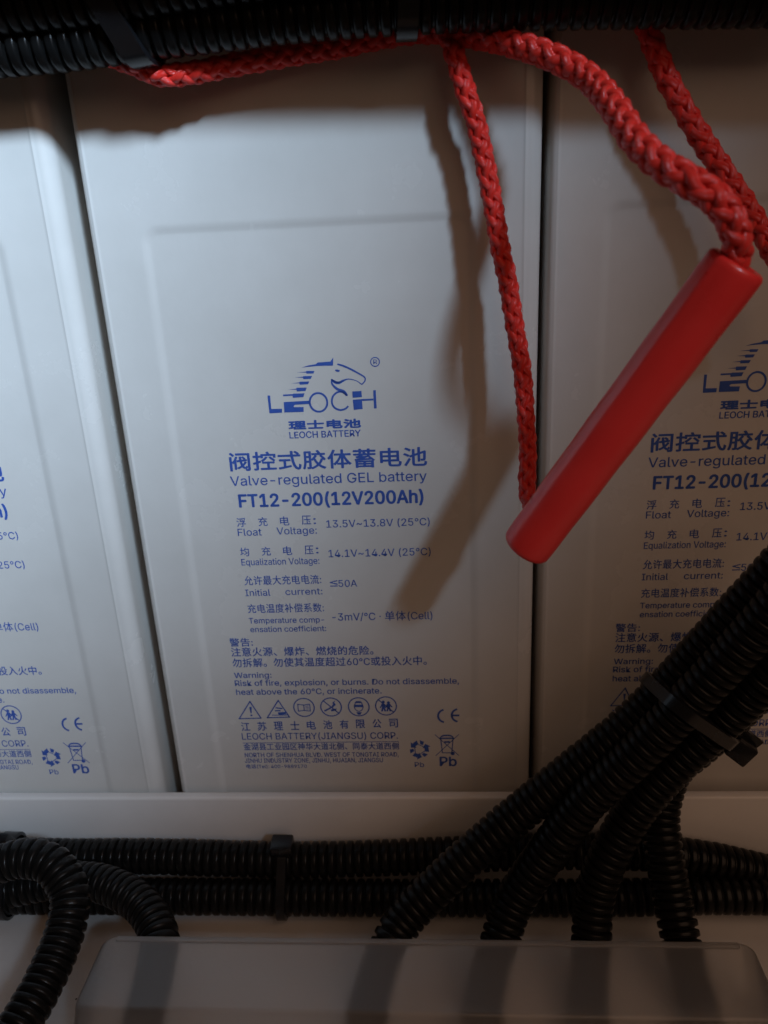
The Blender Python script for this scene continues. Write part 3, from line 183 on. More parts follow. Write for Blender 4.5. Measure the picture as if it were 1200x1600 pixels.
'c':(396,[207,-8,174,-5,144,3,117,16,93,35,72,58,56,85,44,116,37,150,34,187,37,225,44,260,56,291,72,318,93,341,117,360,144,374,174,382,207,384,226,384,243,381,260,377,276,371,291,364,305,356,318,346,330,335,340,322,349,308,356,293,362,277,303,262,300,272,295,281,290,289,284,297,278,304,270,311,261,316,252,321,242,325,231,328,220,329,207,330,184,328,163,321,145,310,130,296,118,278,108,258,102,236,98,212,96,187,98,163,102,139,108,117,118,97,130,80,145,66,163,55,184,49,207,46,220,47,232,49,243,52,253,55,262,60,271,66,279,73,285,80,292,89,297,98,301,107,304,117,363,102,357,86,350,70,341,56,331,43,319,32,306,21,292,12,277,5,261,-1,244,-5,226,-7],[17,19,18,17,20,19,16,20,17,16,21,20,16,22,21,15,22,16,15,23,22,15,24,23,14,24,15,14,25,24,14,26,25,13,43,14,43,26,14,43,42,26,42,27,26,13,44,43,41,27,42,13,45,44,40,27,41,39,27,40,39,28,27,13,46,45,38,28,39,12,46,13,37,28,38,36,28,37,12,47,46,36,29,28,35,29,36,34,29,35,12,48,47,34,30,29,11,48,12,33,30,34,32,30,33,11,49,48,32,31,30,10,49,11,10,50,49,10,51,50,9,51,10,9,52,51,8,52,9,8,53,52,8,54,53,7,54,8,7,55,54,7,56,55,72,74,73,6,56,7,71,74,72,71,75,74,70,75,71,6,57,56,69,75,70,69,76,75,5,57,6,5,58,57,68,76,69,67,76,68,67,77,76,66,77,67,5,59,58,65,77,66,4,59,5,65,78,77,64,78,65,4,60,59,63,78,64,62,78,63,4,61,60,61,78,62,4,78,61,4,79,78,3,79,4,3,80,79,3,81,80,2,81,3,2,82,81,2,83,82,1,83,2,1,84,83,1,85,84,0,85,1]),
'd':(424,[195,-8,165,-6,137,3,111,16,89,34,70,57,55,84,43,116,36,151,34,189,36,227,43,261,55,293,70,320,89,342,112,361,137,374,165,382,196,384,218,383,237,379,253,373,267,364,278,355,287,346,295,336,301,327,306,319,311,319,311,509,372,509,372,0,313,0,313,59,307,59,301,50,295,41,287,31,277,21,266,12,252,4,236,-3,217,-7,205,47,226,49,246,55,263,65,278,78,290,95,299,115,306,138,310,162,312,189,310,216,306,241,300,263,290,282,278,299,263,312,246,322,227,328,205,330,182,328,162,322,145,311,130,298,118,281,108,261,102,239,98,215,96,189,98,163,102,139,109,117,118,97,130,80,145,66,162,55,182,49],[28,30,29,28,31,30,17,19,18,17,20,19,16,20,17,16,21,20,15,21,16,15,22,21,15,23,22,14,23,15,14,24,23,14,25,24,13,61,14,61,25,14,61,26,25,13,62,61,60,26,61,59,26,60,13,63,62,59,27,26,58,27,59,13,64,63,12,64,13,58,28,27,58,57,28,57,56,28,56,55,28,55,54,28,54,31,28,12,65,64,12,66,65,11,66,12,11,67,66,10,67,11,10,68,67,53,31,54,10,69,68,9,69,10,52,31,53,9,70,69,9,71,70,51,31,52,8,71,9,8,72,71,50,31,51,7,72,8,7,73,72,49,31,50,7,74,73,6,74,7,48,31,49,6,75,74,47,33,48,33,31,48,5,75,6,5,76,75,46,33,47,5,77,76,45,34,46,34,33,46,45,35,34,32,31,33,4,77,5,4,78,77,44,35,45,44,36,35,4,43,78,43,36,44,4,36,43,4,37,36,3,37,4,3,38,37,3,39,38,2,39,3,2,40,39,2,41,40,1,41,2,1,42,41,0,42,1]),
'e':(404,[212,-8,177,-5,145,3,117,16,92,35,72,58,56,85,44,116,37,150,34,187,36,224,44,258,55,290,71,317,91,340,115,359,142,373,172,382,205,384,226,383,246,380,266,374,285,366,303,355,319,341,334,324,347,305,357,282,365,256,370,227,371,194,371,169,75,169,75,221,338,221,310,202,308,226,304,248,298,269,288,286,277,301,263,314,246,323,227,328,205,330,183,328,164,323,146,313,131,301,119,286,109,270,102,251,97,231,96,211,96,178,98,151,102,127,110,106,121,88,135,73,151,61,169,53,190,48,212,46,227,47,241,49,254,53,265,58,276,65,285,73,294,82,300,93,306,105,365,91,358,72,348,55,335,39,320,26,302,14,283,4,261,-3,237,-7],[17,19,18,17,20,19,16,20,17,16,21,20,16,22,21,15,22,16,15,23,22,14,23,15,14,24,23,14,25,24,13,45,14,45,44,14,44,25,14,43,25,44,42,25,43,13,46,45,42,26,25,41,26,42,13,47,46,12,47,13,40,26,41,12,48,47,40,27,26,39,27,40,12,49,48,11,49,12,11,50,49,38,27,39,38,28,27,11,51,50,37,28,38,10,51,11,37,29,28,10,52,51,36,29,37,10,33,52,33,53,52,36,34,29,34,30,29,35,34,36,9,33,10,9,32,33,53,34,33,53,30,34,54,30,53,54,31,30,8,32,9,55,31,54,8,31,32,8,55,31,8,56,55,7,56,8,7,57,56,6,57,7,6,58,57,71,73,72,70,73,71,70,74,73,6,59,58,5,59,6,69,74,70,5,60,59,68,74,69,68,75,74,67,75,68,5,61,60,66,75,67,4,61,5,66,76,75,4,62,61,65,76,66,64,76,65,4,63,62,63,76,64,4,76,63,4,77,76,3,77,4,3,78,77,2,78,3,2,79,78,2,80,79,1,80,2,1,81,80,0,81,1]),
'f':(254,[228,379,228,327,6,327,6,379,81,0,81,432,82,452,87,470,96,486,107,499,120,510,135,519,152,525,169,529,187,530,201,530,212,529,222,527,231,525,238,523,243,521,227,468,224,470,220,471,215,472,209,473,202,474,195,474,178,472,164,468,154,460,147,449,143,435,142,419,142,0],[13,15,14,13,16,15,12,16,13,12,17,16,12,18,17,11,18,12,11,19,18,11,20,19,11,21,20,10,21,11,9,23,10,23,22,10,22,21,10,8,25,9,25,24,9,24,23,9,7,27,8,27,26,8,26,25,8,7,28,27,7,29,28,6,29,7,6,30,29,6,31,30,5,31,6,5,32,31,5,33,32,4,33,5,4,34,33,2,0,3,2,1,0]),
'g':(425,[207,-151,180,-149,156,-146,134,-140,114,-132,97,-122,82,-110,70,-97,59,-84,51,-69,101,-41,107,-49,114,-57,122,-66,131,-74,142,-82,154,-88,169,-93,187,-96,207,-97,236,-95,261,-87,282,-75,298,-58,308,-34,311,-6,311,68,306,68,301,60,294,51,287,41,277,32,266,23,252,16,236,10,217,6,195,5,165,7,138,14,113,27,90,43,71,65,55,90,43,120,36,154,34,191,36,229,43,263,55,293,71,320,90,342,112,361,138,374,166,382,196,384,218,383,237,379,253,373,267,365,279,356,288,346,296,336,302,327,308,319,313,319,313,379,372,379,372,-9,370,-40,363,-67,350,-90,334,-109,314,-124,291,-136,265,-144,237,-149,205,59,227,61,246,66,264,75,278,87,290,103,300,121,307,142,311,166,312,193,311,219,307,242,300,264,291,283,279,299,264,312,247,322,227,328,205,330,182,328,163,322,145,312,130,298,118,282,109,262,102,241,98,218,96,193,98,167,102,144,109,123,118,104,131,88,145,76,163,66,183,61],[53,55,54,53,56,55,52,56,53,64,66,65,64,67,66,52,57,56,51,57,52,51,58,57,51,59,58,50,59,51,50,60,59,50,61,60,49,94,50,94,61,50,94,62,61,49,95,94,93,62,94,92,62,93,49,96,95,92,63,62,91,63,92,49,97,96,48,97,49,91,64,63,91,90,64,90,89,64,89,88,64,88,87,64,87,67,64,48,98,97,48,99,98,47,99,48,47,100,99,46,100,47,46,101,100,86,67,87,46,102,101,45,102,46,85,67,86,45,103,102,45,104,103,84,67,85,44,104,45,44,105,104,83,67,84,43,105,44,43,106,105,82,67,83,43,107,106,81,67,82,42,107,43,42,108,107,80,26,81,26,67,81,41,108,42,41,109,108,79,26,80,41,110,109,78,27,79,27,26,79,78,28,27,25,67,26,41,111,110,77,28,78,40,111,41,40,76,111,76,28,77,76,29,28,40,29,76,40,30,29,39,30,40,39,31,30,39,32,31,38,32,39,38,33,32,38,34,33,37,34,38,37,35,34,36,35,37,24,67,25,24,68,67,23,68,24,23,69,68,9,11,10,9,12,11,9,13,12,22,69,23,9,14,13,22,70,69,8,14,9,8,15,14,21,70,22,8,16,15,7,16,8,20,70,21,7,17,16,20,71,70,7,18,17,19,71,20,7,19,18,7,71,19,6,71,7,6,72,71,5,72,6,4,72,5,4,73,72,3,73,4,3,74,73,2,74,3,2,75,74,1,75,2,1,0,75]),
'h':(410,[114,227,114,0,53,0,53,509,114,509,114,287,102,287,116,319,132,344,152,362,175,374,200,382,227,384,252,383,275,377,295,369,313,356,328,340,341,321,350,298,355,271,357,240,357,0,296,0,296,235,293,263,286,286,273,304,256,318,235,326,210,329,192,328,176,324,161,317,147,308,136,297,126,283,119,266,115,248],[2,4,3,2,6,4,6,5,4,11,13,12,11,14,13,10,14,11,10,15,14,9,15,10,9,16,15,8,16,9,8,17,16,7,31,8,31,17,8,31,30,17,30,18,17,29,18,30,7,32,31,28,18,29,7,33,32,28,19,18,6,33,7,27,19,28,6,34,33,6,35,34,26,19,27,26,20,19,6,36,35,2,37,6,37,36,6,25,20,26,25,21,20,2,38,37,24,21,25,2,0,38,24,22,21,23,22,24,2,1,0]),
'i':(167,[84,443,73,444,63,448,54,455,47,463,43,472,41,483,43,494,47,504,54,512,63,518,73,522,84,524,95,522,105,518,114,512,121,504,125,494,126,483,125,472,121,463,114,455,105,448,95,444,53,0,53,379,114,379,114,0],[24,26,25,24,27,26,11,13,12,10,13,11,10,14,13,9,14,10,9,15,14,8,15,9,8,16,15,7,16,8,7,17,16,6,17,7,6,18,17,5,18,6,5,19,18,4,19,5,4,20,19,3,20,4,3,21,20,2,21,3,2,22,21,1,22,2,1,23,22,0,23,1]),
'k':(381,[110,137,110,212,121,212,284,379,360,379,184,199,177,199,53,0,53,509,114,509,114,0,294,0,148,186,191,229,372,0],[7,9,8,7,1,9,1,10,9,2,4,3,2,13,4,13,5,4,2,12,13,5,14,13,7,0,1,10,2,1,10,12,2,0,5,6,0,14,5,10,11,12,7,14,0,10,14,7,11,14,10]),
'l':(189,[139,-2,112,0,91,8,74,20,62,37,55,59,53,84,53,509,114,509,114,99,114,83,117,71,120,62,126,57,135,53,146,52,152,52,157,52,160,53,164,53,167,54,170,54,181,3,175,1,169,0,162,-1,154,-2,147,-2],[6,8,7,6,9,8,6,10,9,5,10,6,5,11,10,5,12,11,5,13,12,4,13,5,4,14,13,20,22,21,19,22,20,18,22,19,4,15,14,17,22,18,16,22,17,15,22,16,4,22,15,3,22,4,2,22,3,1,22,2,1,23,22,1,24,23,1,25,24,0,25,1,0,26,25,0,27,26]),
'm':(610,[53,0,53,379,112,379,112,295,108,295,114,314,122,331,132,346,144,358,158,368,172,376,187,382,203,385,219,386,245,383,268,375,287,361,303,342,314,320,321,295,312,295,318,312,326,329,337,343,350,356,364,366,381,375,398,381,417,385,437,386,458,385,478,380,497,372,514,361,529,346,541,328,550,307,555,283,557,255,557,0,496,0,496,254,493,279,485,298,473,313,456,323,438,329,419,330,402,329,387,326,374,320,363,312,353,302,345,290,340,277,336,263,335,247,335,0,274,0,274,260,272,280,265,297,253,311,238,322,220,328,199,330,185,329,171,326,158,320,145,312,135,302,126,289,119,274,115,257,114,238,114,0],[12,14,13,28,30,29,11,14,12,27,30,28,27,31,30,11,15,14,10,15,11,26,31,27,26,32,31,0,2,1,0,4,2,4,3,2,9,15,10,25,32,26,9,16,15,25,33,32,8,16,9,24,33,25,8,17,16,24,34,33,7,17,8,23,34,24,23,35,34,6,17,7,22,47,23,47,35,23,6,65,17,65,18,17,5,66,6,66,65,6,64,18,65,22,48,47,46,35,47,5,67,66,22,49,48,21,49,22,45,35,46,45,36,35,63,18,64,5,68,67,21,50,49,44,36,45,62,18,63,5,69,68,62,19,18,21,51,50,4,69,5,43,36,44,20,51,21,4,70,69,20,52,51,61,19,62,43,37,36,20,53,52,4,71,70,42,37,43,60,20,61,20,19,61,0,72,4,72,71,4,60,53,20,60,54,53,42,38,37,59,54,60,41,38,42,59,55,54,0,73,72,59,56,55,58,56,59,0,74,73,41,39,38,40,39,41,58,57,56,0,75,74]),
'n':(410,[114,227,114,0,53,0,53,379,112,379,112,287,102,287,116,319,132,344,152,362,175,374,200,382,227,384,252,383,275,377,295,369,313,356,328,340,341,321,350,298,355,271,357,240,357,0,296,0,296,235,293,263,286,286,273,304,256,318,235,326,210,329,192,328,176,324,161,317,147,308,136,297,126,283,119,266,115,248],[11,13,12,11,14,13,10,14,11,2,4,3,2,6,4,6,5,4,10,15,14,9,15,10,9,16,15,8,16,9,8,17,16,7,31,8,31,17,8,31,30,17,30,18,17,29,18,30,7,32,31,28,18,29,7,33,32,28,19,18,6,33,7,27,19,28,6,34,33,6,35,34,26,19,27,26,20,19,6,36,35,2,37,6,37,36,6,25,20,26,25,21,20,2,38,37,24,21,25,2,0,38,24,22,21,23,22,24,2,1,0]),
'o':(415,[207,-8,174,-5,144,3,117,16,93,35,72,58,56,85,44,116,37,150,34,187,37,225,44,260,56,291,72,318,93,341,117,360,144,374,174,382,207,384,241,382,271,374,299,360,323,341,343,318,359,291,371,260,379,225,381,187,379,150,371,116,359,85,343,58,323,35,299,16,271,3,241,-5,207,46,231,49,252,55,270,66,285,80,298,97,307,117,314,139,318,163,319,187,318,212,314,236,307,258,298,278,285,296,270,310,252,321,231,328,207,330,184,328,163,321,145,310,130,296,118,278,108,258,102,236,98,212,96,187,98,163,102,139,108,117,118,97,130,80,145,66,163,55,184,49],[17,19,18,16,19,17,16,20,19,15,20,16,15,21,20,14,21,15,14,22,21,13,22,14,13,54,22,54,23,22,13,55,54,53,23,54,13,56,55,52,23,53,13,57,56,51,23,52,12,57,13,51,24,23,12,58,57,50,24,51,12,59,58,49,24,50,11,59,12,49,25,24,11,60,59,48,25,49,10,60,11,48,26,25,10,61,60,47,26,48,10,62,61,46,26,47,46,27,26,9,62,10,9,63,62,45,27,46,8,63,9,8,64,63,44,27,45,44,28,27,8,65,64,43,28,44,43,29,28,7,65,8,7,66,65,42,29,43,7,67,66,41,29,42,6,67,7,41,30,29,6,68,67,40,30,41,5,68,6,40,31,30,5,69,68,39,31,40,5,70,69,38,31,39,4,70,5,38,32,31,4,71,70,37,32,38,4,36,71,36,32,37,4,32,36,3,32,4,3,33,32,2,33,3,2,34,33,1,34,2,1,35,34,0,35,1]),
'p':(424,[53,-143,53,379,112,379,112,319,118,319,123,327,130,336,137,346,147,355,158,364,171,373,188,379,207,383,229,384,259,382,287,374,313,361,335,342,354,320,370,293,381,261,388,227,390,189,388,151,381,116,370,84,355,57,336,34,313,16,288,3,260,-6,229,-8,208,-7,189,-3,173,4,159,12,147,21,138,31,130,41,124,50,118,59,114,59,114,-143,220,47,242,49,262,55,279,66,294,80,306,97,316,117,323,139,327,163,328,189,327,215,323,239,316,261,307,281,295,298,280,311,262,322,243,328,220,330,198,328,178,322,161,312,147,299,134,282,125,263,118,241,114,216,113,189,114,162,118,138,125,115,135,95,147,78,162,65,179,55,198,49],[12,14,13,11,14,12,11,15,14,0,2,1,0,3,2,10,15,11,10,16,15,9,16,10,8,16,9,8,17,16,7,17,8,6,17,7,6,61,17,61,18,17,5,61,6,5,62,61,60,18,61,5,63,62,59,18,60,4,63,5,4,64,63,58,18,59,58,19,18,0,4,3,0,68,4,68,67,4,67,66,4,66,65,4,65,64,4,57,19,58,56,19,57,56,20,19,55,20,56,55,21,20,54,21,55,0,69,68,53,21,54,53,22,21,0,70,69,52,22,53,0,71,70,51,22,52,51,23,22,50,23,51,0,72,71,50,24,23,49,24,50,0,73,72,48,24,49,48,25,24,0,41,73,41,74,73,47,25,48,41,75,74,47,26,25,46,26,47,41,76,75,45,26,46,41,40,76,40,77,76,0,42,41,39,77,40,45,27,26,44,27,45,39,78,77,38,78,39,43,27,44,38,43,78,38,27,43,37,27,38,37,28,27,36,28,37,35,28,36,35,29,28,34,29,35,33,29,34,33,30,29,32,30,33,32,31,30]),
'q':(424,[372,-143,311,-143,311,59,306,59,301,50,295,41,287,31,277,21,266,12,252,4,236,-3,217,-7,195,-8,165,-6,137,3,111,16,89,34,70,57,55,84,43,116,36,151,34,189,36,227,43,261,55,293,70,320,89,342,112,361,137,374,165,382,196,384,218,383,237,379,253,373,267,364,278,355,287,346,295,336,301,327,307,319,313,319,313,379,372,379,205,47,226,49,246,55,263,65,278,78,290,95,299,115,306,138,310,162,312,189,310,216,306,241,300,263,290,282,278,299,263,312,246,322,227,328,205,330,182,328,162,322,145,311,130,298,118,281,108,261,102,239,98,215,96,189,98,163,102,139,109,117,118,97,130,80,145,66,162,55,182,49],[29,31,30,29,32,31,28,32,29,40,42,41,40,0,42,28,33,32,27,33,28,27,34,33,27,35,34,26,35,27,26,36,35,26,37,36,25,61,26,61,37,26,61,38,37,25,62,61,60,38,61,59,38,60,25,63,62,59,39,38,58,39,59,25,64,63,24,64,25,58,40,39,58,57,40,57,56,40,56,55,40,55,54,40,54,0,40,24,65,64,24,66,65,23,66,24,23,67,66,22,67,23,22,68,67,53,0,54,22,69,68,21,69,22,52,0,53,21,70,69,21,71,70,51,0,52,20,71,21,20,72,71,50,0,51,19,72,20,19,73,72,49,0,50,19,74,73,18,74,19,48,2,49,2,0,49,18,75,74,47,2,48,17,75,18,17,76,75,46,2,47,17,77,76,45,3,46,3,2,46,45,4,3,1,0,2,16,77,17,16,78,77,44,4,45,44,5,4,16,43,78,43,5,44,16,5,43,16,6,5,15,6,16,15,7,6,15,8,7,14,8,15,14,9,8,14,10,9,13,10,14,13,11,10,12,11,13]),
'r':(259,[53,0,53,379,112,379,112,321,115,321,124,339,137,354,152,367,171,377,191,383,213,385,218,385,223,385,229,384,235,384,240,384,243,384,243,322,241,323,236,324,230,324,223,325,215,326,207,326,190,324,174,321,159,315,146,306,135,296,126,284,119,269,115,254,114,237,114,0],[9,11,10,9,12,11,9,13,12,9,14,13,9,15,14,9,16,15,9,17,16,8,17,9,0,2,1,0,3,2,7,17,8,6,17,7,5,19,6,19,18,6,18,17,6,4,23,5,23,22,5,22,21,5,21,20,5,20,19,5,4,24,23,4,25,24,0,4,3,0,31,4,31,30,4,30,29,4,29,28,4,28,27,4,27,26,4,26,25,4,0,32,31,0,33,32]),
's':(365,[182,-8,157,-7,133,-3,112,3,93,12,76,24,62,38,50,54,41,73,36,94,94,107,101,87,111,72,124,60,141,52,160,47,181,45,206,47,227,53,244,62,258,74,265,88,268,103,266,115,262,126,254,136,243,144,229,150,212,155,149,170,118,180,92,192,72,208,58,227,50,249,47,274,49,295,55,314,65,332,79,347,95,360,115,370,137,378,161,383,187,384,212,383,234,379,254,372,271,363,286,352,299,339,309,324,318,308,324,290,268,277,262,291,254,304,243,316,228,325,210,331,187,333,166,331,147,326,131,317,119,305,111,292,109,277,110,264,115,253,124,243,136,235,152,229,172,223,229,209,261,200,287,187,306,171,320,153,328,131,331,107,329,85,323,65,312,47,298,31,281,18,260,6,236,-2,210,-7],[43,45,44,43,46,45,42,46,43,42,47,46,41,47,42,41,48,47,40,48,41,40,49,48,39,49,40,39,50,49,38,50,39,38,60,50,60,51,50,38,61,60,59,51,60,37,61,38,37,62,61,58,51,59,37,63,62,57,51,58,57,52,51,37,64,63,56,52,57,36,64,37,56,53,52,36,65,64,55,53,56,35,65,36,35,66,65,54,53,55,35,67,66,34,67,35,34,68,67,34,69,68,33,69,34,33,70,69,33,71,70,33,72,71,32,72,33,32,73,72,32,74,73,31,74,32,31,75,74,30,75,31,30,76,75,29,76,30,29,77,76,28,77,29,27,77,28,27,78,77,26,78,27,25,78,26,24,78,25,24,79,78,23,79,24,22,79,23,9,11,10,22,80,79,21,80,22,8,11,9,20,80,21,8,12,11,20,81,80,19,81,20,7,12,8,7,13,12,19,82,81,18,82,19,7,14,13,6,14,7,17,82,18,6,15,14,16,82,17,16,83,82,6,16,15,6,83,16,5,83,6,5,84,83,4,84,5,4,85,84,3,85,4,3,86,85,2,86,3,2,87,86,1,87,2,1,0,87]),
't':(227,[204,379,204,327,6,327,6,379,65,471,126,471,126,98,127,83,130,70,136,61,144,55,156,51,170,50,175,50,180,50,185,51,191,52,197,53,202,54,213,2,207,0,200,-2,192,-3,184,-3,176,-4,168,-4,138,-1,113,7,92,21,77,41,68,64,65,93],[31,5,4,31,6,5,2,0,3,2,1,0,31,7,6,30,7,31,30,8,7,30,9,8,29,9,30,29,10,9,29,11,10,17,19,18,16,19,17,15,19,16,29,12,11,14,19,15,13,19,14,12,19,13,29,19,12,28,19,29,27,19,28,26,19,27,26,20,19,26,21,20,25,21,26,25,22,21,25,23,22,25,24,23]),
'u':(410,[182,-5,158,-3,135,2,115,11,97,23,82,39,69,59,60,82,54,109,53,139,53,379,114,379,114,144,116,117,124,94,137,75,154,61,175,53,200,50,218,51,234,55,249,62,263,71,274,83,283,97,290,113,295,132,296,153,296,379,357,379,357,0,298,0,298,92,307,92,294,60,277,35,257,17,234,5,209,-3],[9,11,10,9,12,11,27,29,28,27,30,29,26,30,27,9,13,12,8,13,9,25,33,26,33,30,26,8,14,13,24,33,25,7,14,8,23,32,24,32,33,24,7,15,14,23,34,32,34,31,32,34,30,33,22,34,23,6,15,7,6,16,15,21,34,22,20,34,21,6,17,16,20,35,34,31,30,34,5,17,6,19,35,20,5,18,17,18,35,19,5,35,18,4,35,5,4,36,35,3,36,4,3,37,36,2,37,3,2,38,37,1,38,2,1,0,38]),
'v':(389,[163,0,17,379,84,379,165,155,173,132,180,110,187,87,193,64,199,42,206,21,184,21,191,42,197,64,203,87,209,110,216,132,224,155,305,379,371,379,226,0],[0,2,1,0,3,2,16,18,17,16,19,18,0,4,3,15,19,16,0,5,4,14,19,15,0,6,5,13,19,14,0,7,6,12,19,13,11,8,12,8,19,12,0,11,7,11,8,7,0,10,11,9,19,8,0,9,10,0,19,9]),
'x':(379,[21,0,171,218,171,171,29,379,100,379,147,306,159,287,170,270,179,253,188,237,198,221,207,206,175,206,185,221,194,237,202,253,211,270,222,287,233,306,282,379,352,379,209,169,209,214,358,0,287,0,231,85,219,103,209,120,200,136,191,152,182,167,173,182,205,182,195,167,187,152,178,136,170,120,160,103,148,85,91,0],[2,4,3,2,5,4,18,20,19,18,21,20,2,6,5,17,21,18,2,7,6,16,21,17,2,1,7,1,8,7,15,22,16,22,21,16,1,9,8,14,22,15,1,13,9,13,10,9,13,10,14,10,22,14,11,22,10,1,12,13,0,12,1,11,23,22,0,31,12,31,11,12,31,32,11,32,23,11,0,30,31,33,23,32,0,34,30,34,29,30,34,29,33,29,23,33,0,35,34,28,23,29,0,36,35,27,23,28,0,37,36,26,23,27,0,38,37,25,23,26,0,39,38,24,23,25]),
'y':(389,[47,-139,61,-86,71,-87,83,-89,94,-90,104,-89,113,-86,122,-81,130,-74,138,-64,145,-51,151,-36,163,-1,17,379,84,379,165,155,173,132,180,109,187,87,193,64,199,42,206,21,184,21,190,42,196,64,202,87,209,110,216,132,224,155,305,379,371,379,204,-58,196,-77,187,-93,177,-107,165,-119,153,-128,139,-136,125,-141,109,-144,91,-145,82,-145,73,-144,65,-143,57,-142,52,-140],[12,14,13,12,15,14,28,30,29,28,31,30,12,16,15,27,31,28,26,31,27,12,17,16,25,21,26,21,31,26,12,18,17,24,21,25,12,19,18,23,20,24,20,21,24,12,23,19,23,20,19,12,22,23,12,21,22,12,31,21,11,31,12,10,31,11,9,31,10,9,32,31,8,32,9,7,32,8,7,33,32,6,33,7,0,2,1,5,33,6,0,3,2,4,33,5,0,4,3,0,33,4,0,34,33,0,35,34,0,36,35,0,37,36,0,38,37,45,38,0,44,38,45,44,39,38,43,39,44,42,39,43,42,40,39,41,40,42]),
'z':(380,[42,0,42,46,254,320,254,323,48,323,48,379,333,379,333,331,126,60,126,56,339,56,339,0],[4,6,5,4,7,6,4,3,7,3,2,7,2,8,7,1,8,2,1,9,8,1,10,9,1,11,10,0,11,1]),
'~':(453,[52,150,53,176,58,199,66,218,76,233,89,246,103,255,119,261,135,265,151,266,168,265,183,262,197,256,212,247,228,235,246,221,257,211,267,204,275,198,282,195,290,193,299,192,312,194,323,199,332,207,339,219,343,234,344,253,400,253,399,226,394,204,386,185,376,170,364,157,349,148,334,142,318,138,301,137,284,138,269,141,254,148,239,156,224,168,207,182,195,191,185,199,177,204,170,208,162,210,154,210,141,209,130,204,121,196,114,185,109,169,108,150],[8,10,9,8,11,10,7,11,8,7,12,11,6,12,7,6,13,12,5,13,6,26,28,27,26,29,28,5,14,13,4,14,5,4,15,14,25,29,26,3,15,4,25,30,29,3,16,15,24,30,25,2,49,3,49,16,3,49,17,16,2,50,49,48,17,49,47,17,48,2,51,50,46,17,47,23,30,24,2,52,51,45,17,46,23,31,30,45,18,17,1,52,2,22,31,23,44,18,45,44,19,18,1,53,52,44,20,19,21,31,22,44,21,20,44,31,21,43,31,44,43,32,31,1,54,53,42,32,43,0,54,1,42,33,32,0,55,54,41,33,42,41,34,33,40,34,41,40,35,34,39,35,40,39,36,35,38,36,39,38,37,36]),
'°':(316,[158,283,138,285,119,290,101,298,84,310,70,324,59,340,50,358,45,377,43,397,45,418,50,437,59,455,70,472,84,486,101,497,119,506,138,511,158,513,179,511,198,506,216,497,232,486,246,472,257,455,266,437,271,418,273,397,271,377,266,358,257,340,246,324,232,310,216,298,198,290,179,285,158,334,170,335,180,338,190,343,199,349,207,357,213,366,218,376,221,386,222,397,221,409,218,420,213,430,207,439,199,446,190,453,180,458,170,461,158,462,147,461,136,458,126,453,117,446,109,439,103,430,98,420,96,409,95,397,96,386,98,376,103,366,109,357,117,349,126,343,136,338,147,335],[17,19,18,16,19,17,16,20,19,15,20,16,15,21,20,14,21,15,14,22,21,13,22,14,13,23,22,12,23,13,12,54,23,54,24,23,12,55,54,53,24,54,52,24,53,12,56,55,51,24,52,12,57,56,11,57,12,51,25,24,11,58,57,50,25,51,11,59,58,49,25,50,11,60,59,48,25,49,10,60,11,48,26,25,10,61,60,47,26,48,10,62,61,46,26,47,9,62,10,46,27,26,9,63,62,45,27,46,8,63,9,8,64,63,44,27,45,44,28,27,8,65,64,43,28,44,43,29,28,7,65,8,7,66,65,42,29,43,7,67,66,41,29,42,41,30,29,6,67,7,6,68,67,40,30,41,6,69,68,39,30,40,6,70,69,38,30,39,5,70,6,38,31,30,5,71,70,37,31,38,5,36,71,36,31,37,5,31,36,4,31,5,4,32,31,3,32,4,3,33,32,2,33,3,2,34,33,1,34,2,1,35,34,0,35,1]),
'·':(196,[98,196,86,198,75,202,66,210,58,219,54,230,52,242,54,254,58,265,66,274,75,282,86,286,98,287,110,286,121,282,130,274,138,265,142,254,144,242,142,230,138,219,130,210,121,202,110,198],[11,13,12,10,13,11,10,14,13,9,14,10,9,15,14,8,15,9,8,16,15,7,16,8,7,17,16,6,17,7,6,18,17,5,18,6,5,19,18,4,19,5,4,20,19,3,20,4,3,21,20,2,21,3,2,22,21,1,22,2,1,23,22,0,23,1]),
' ':(188,[],[]),
}
MM = 0.001

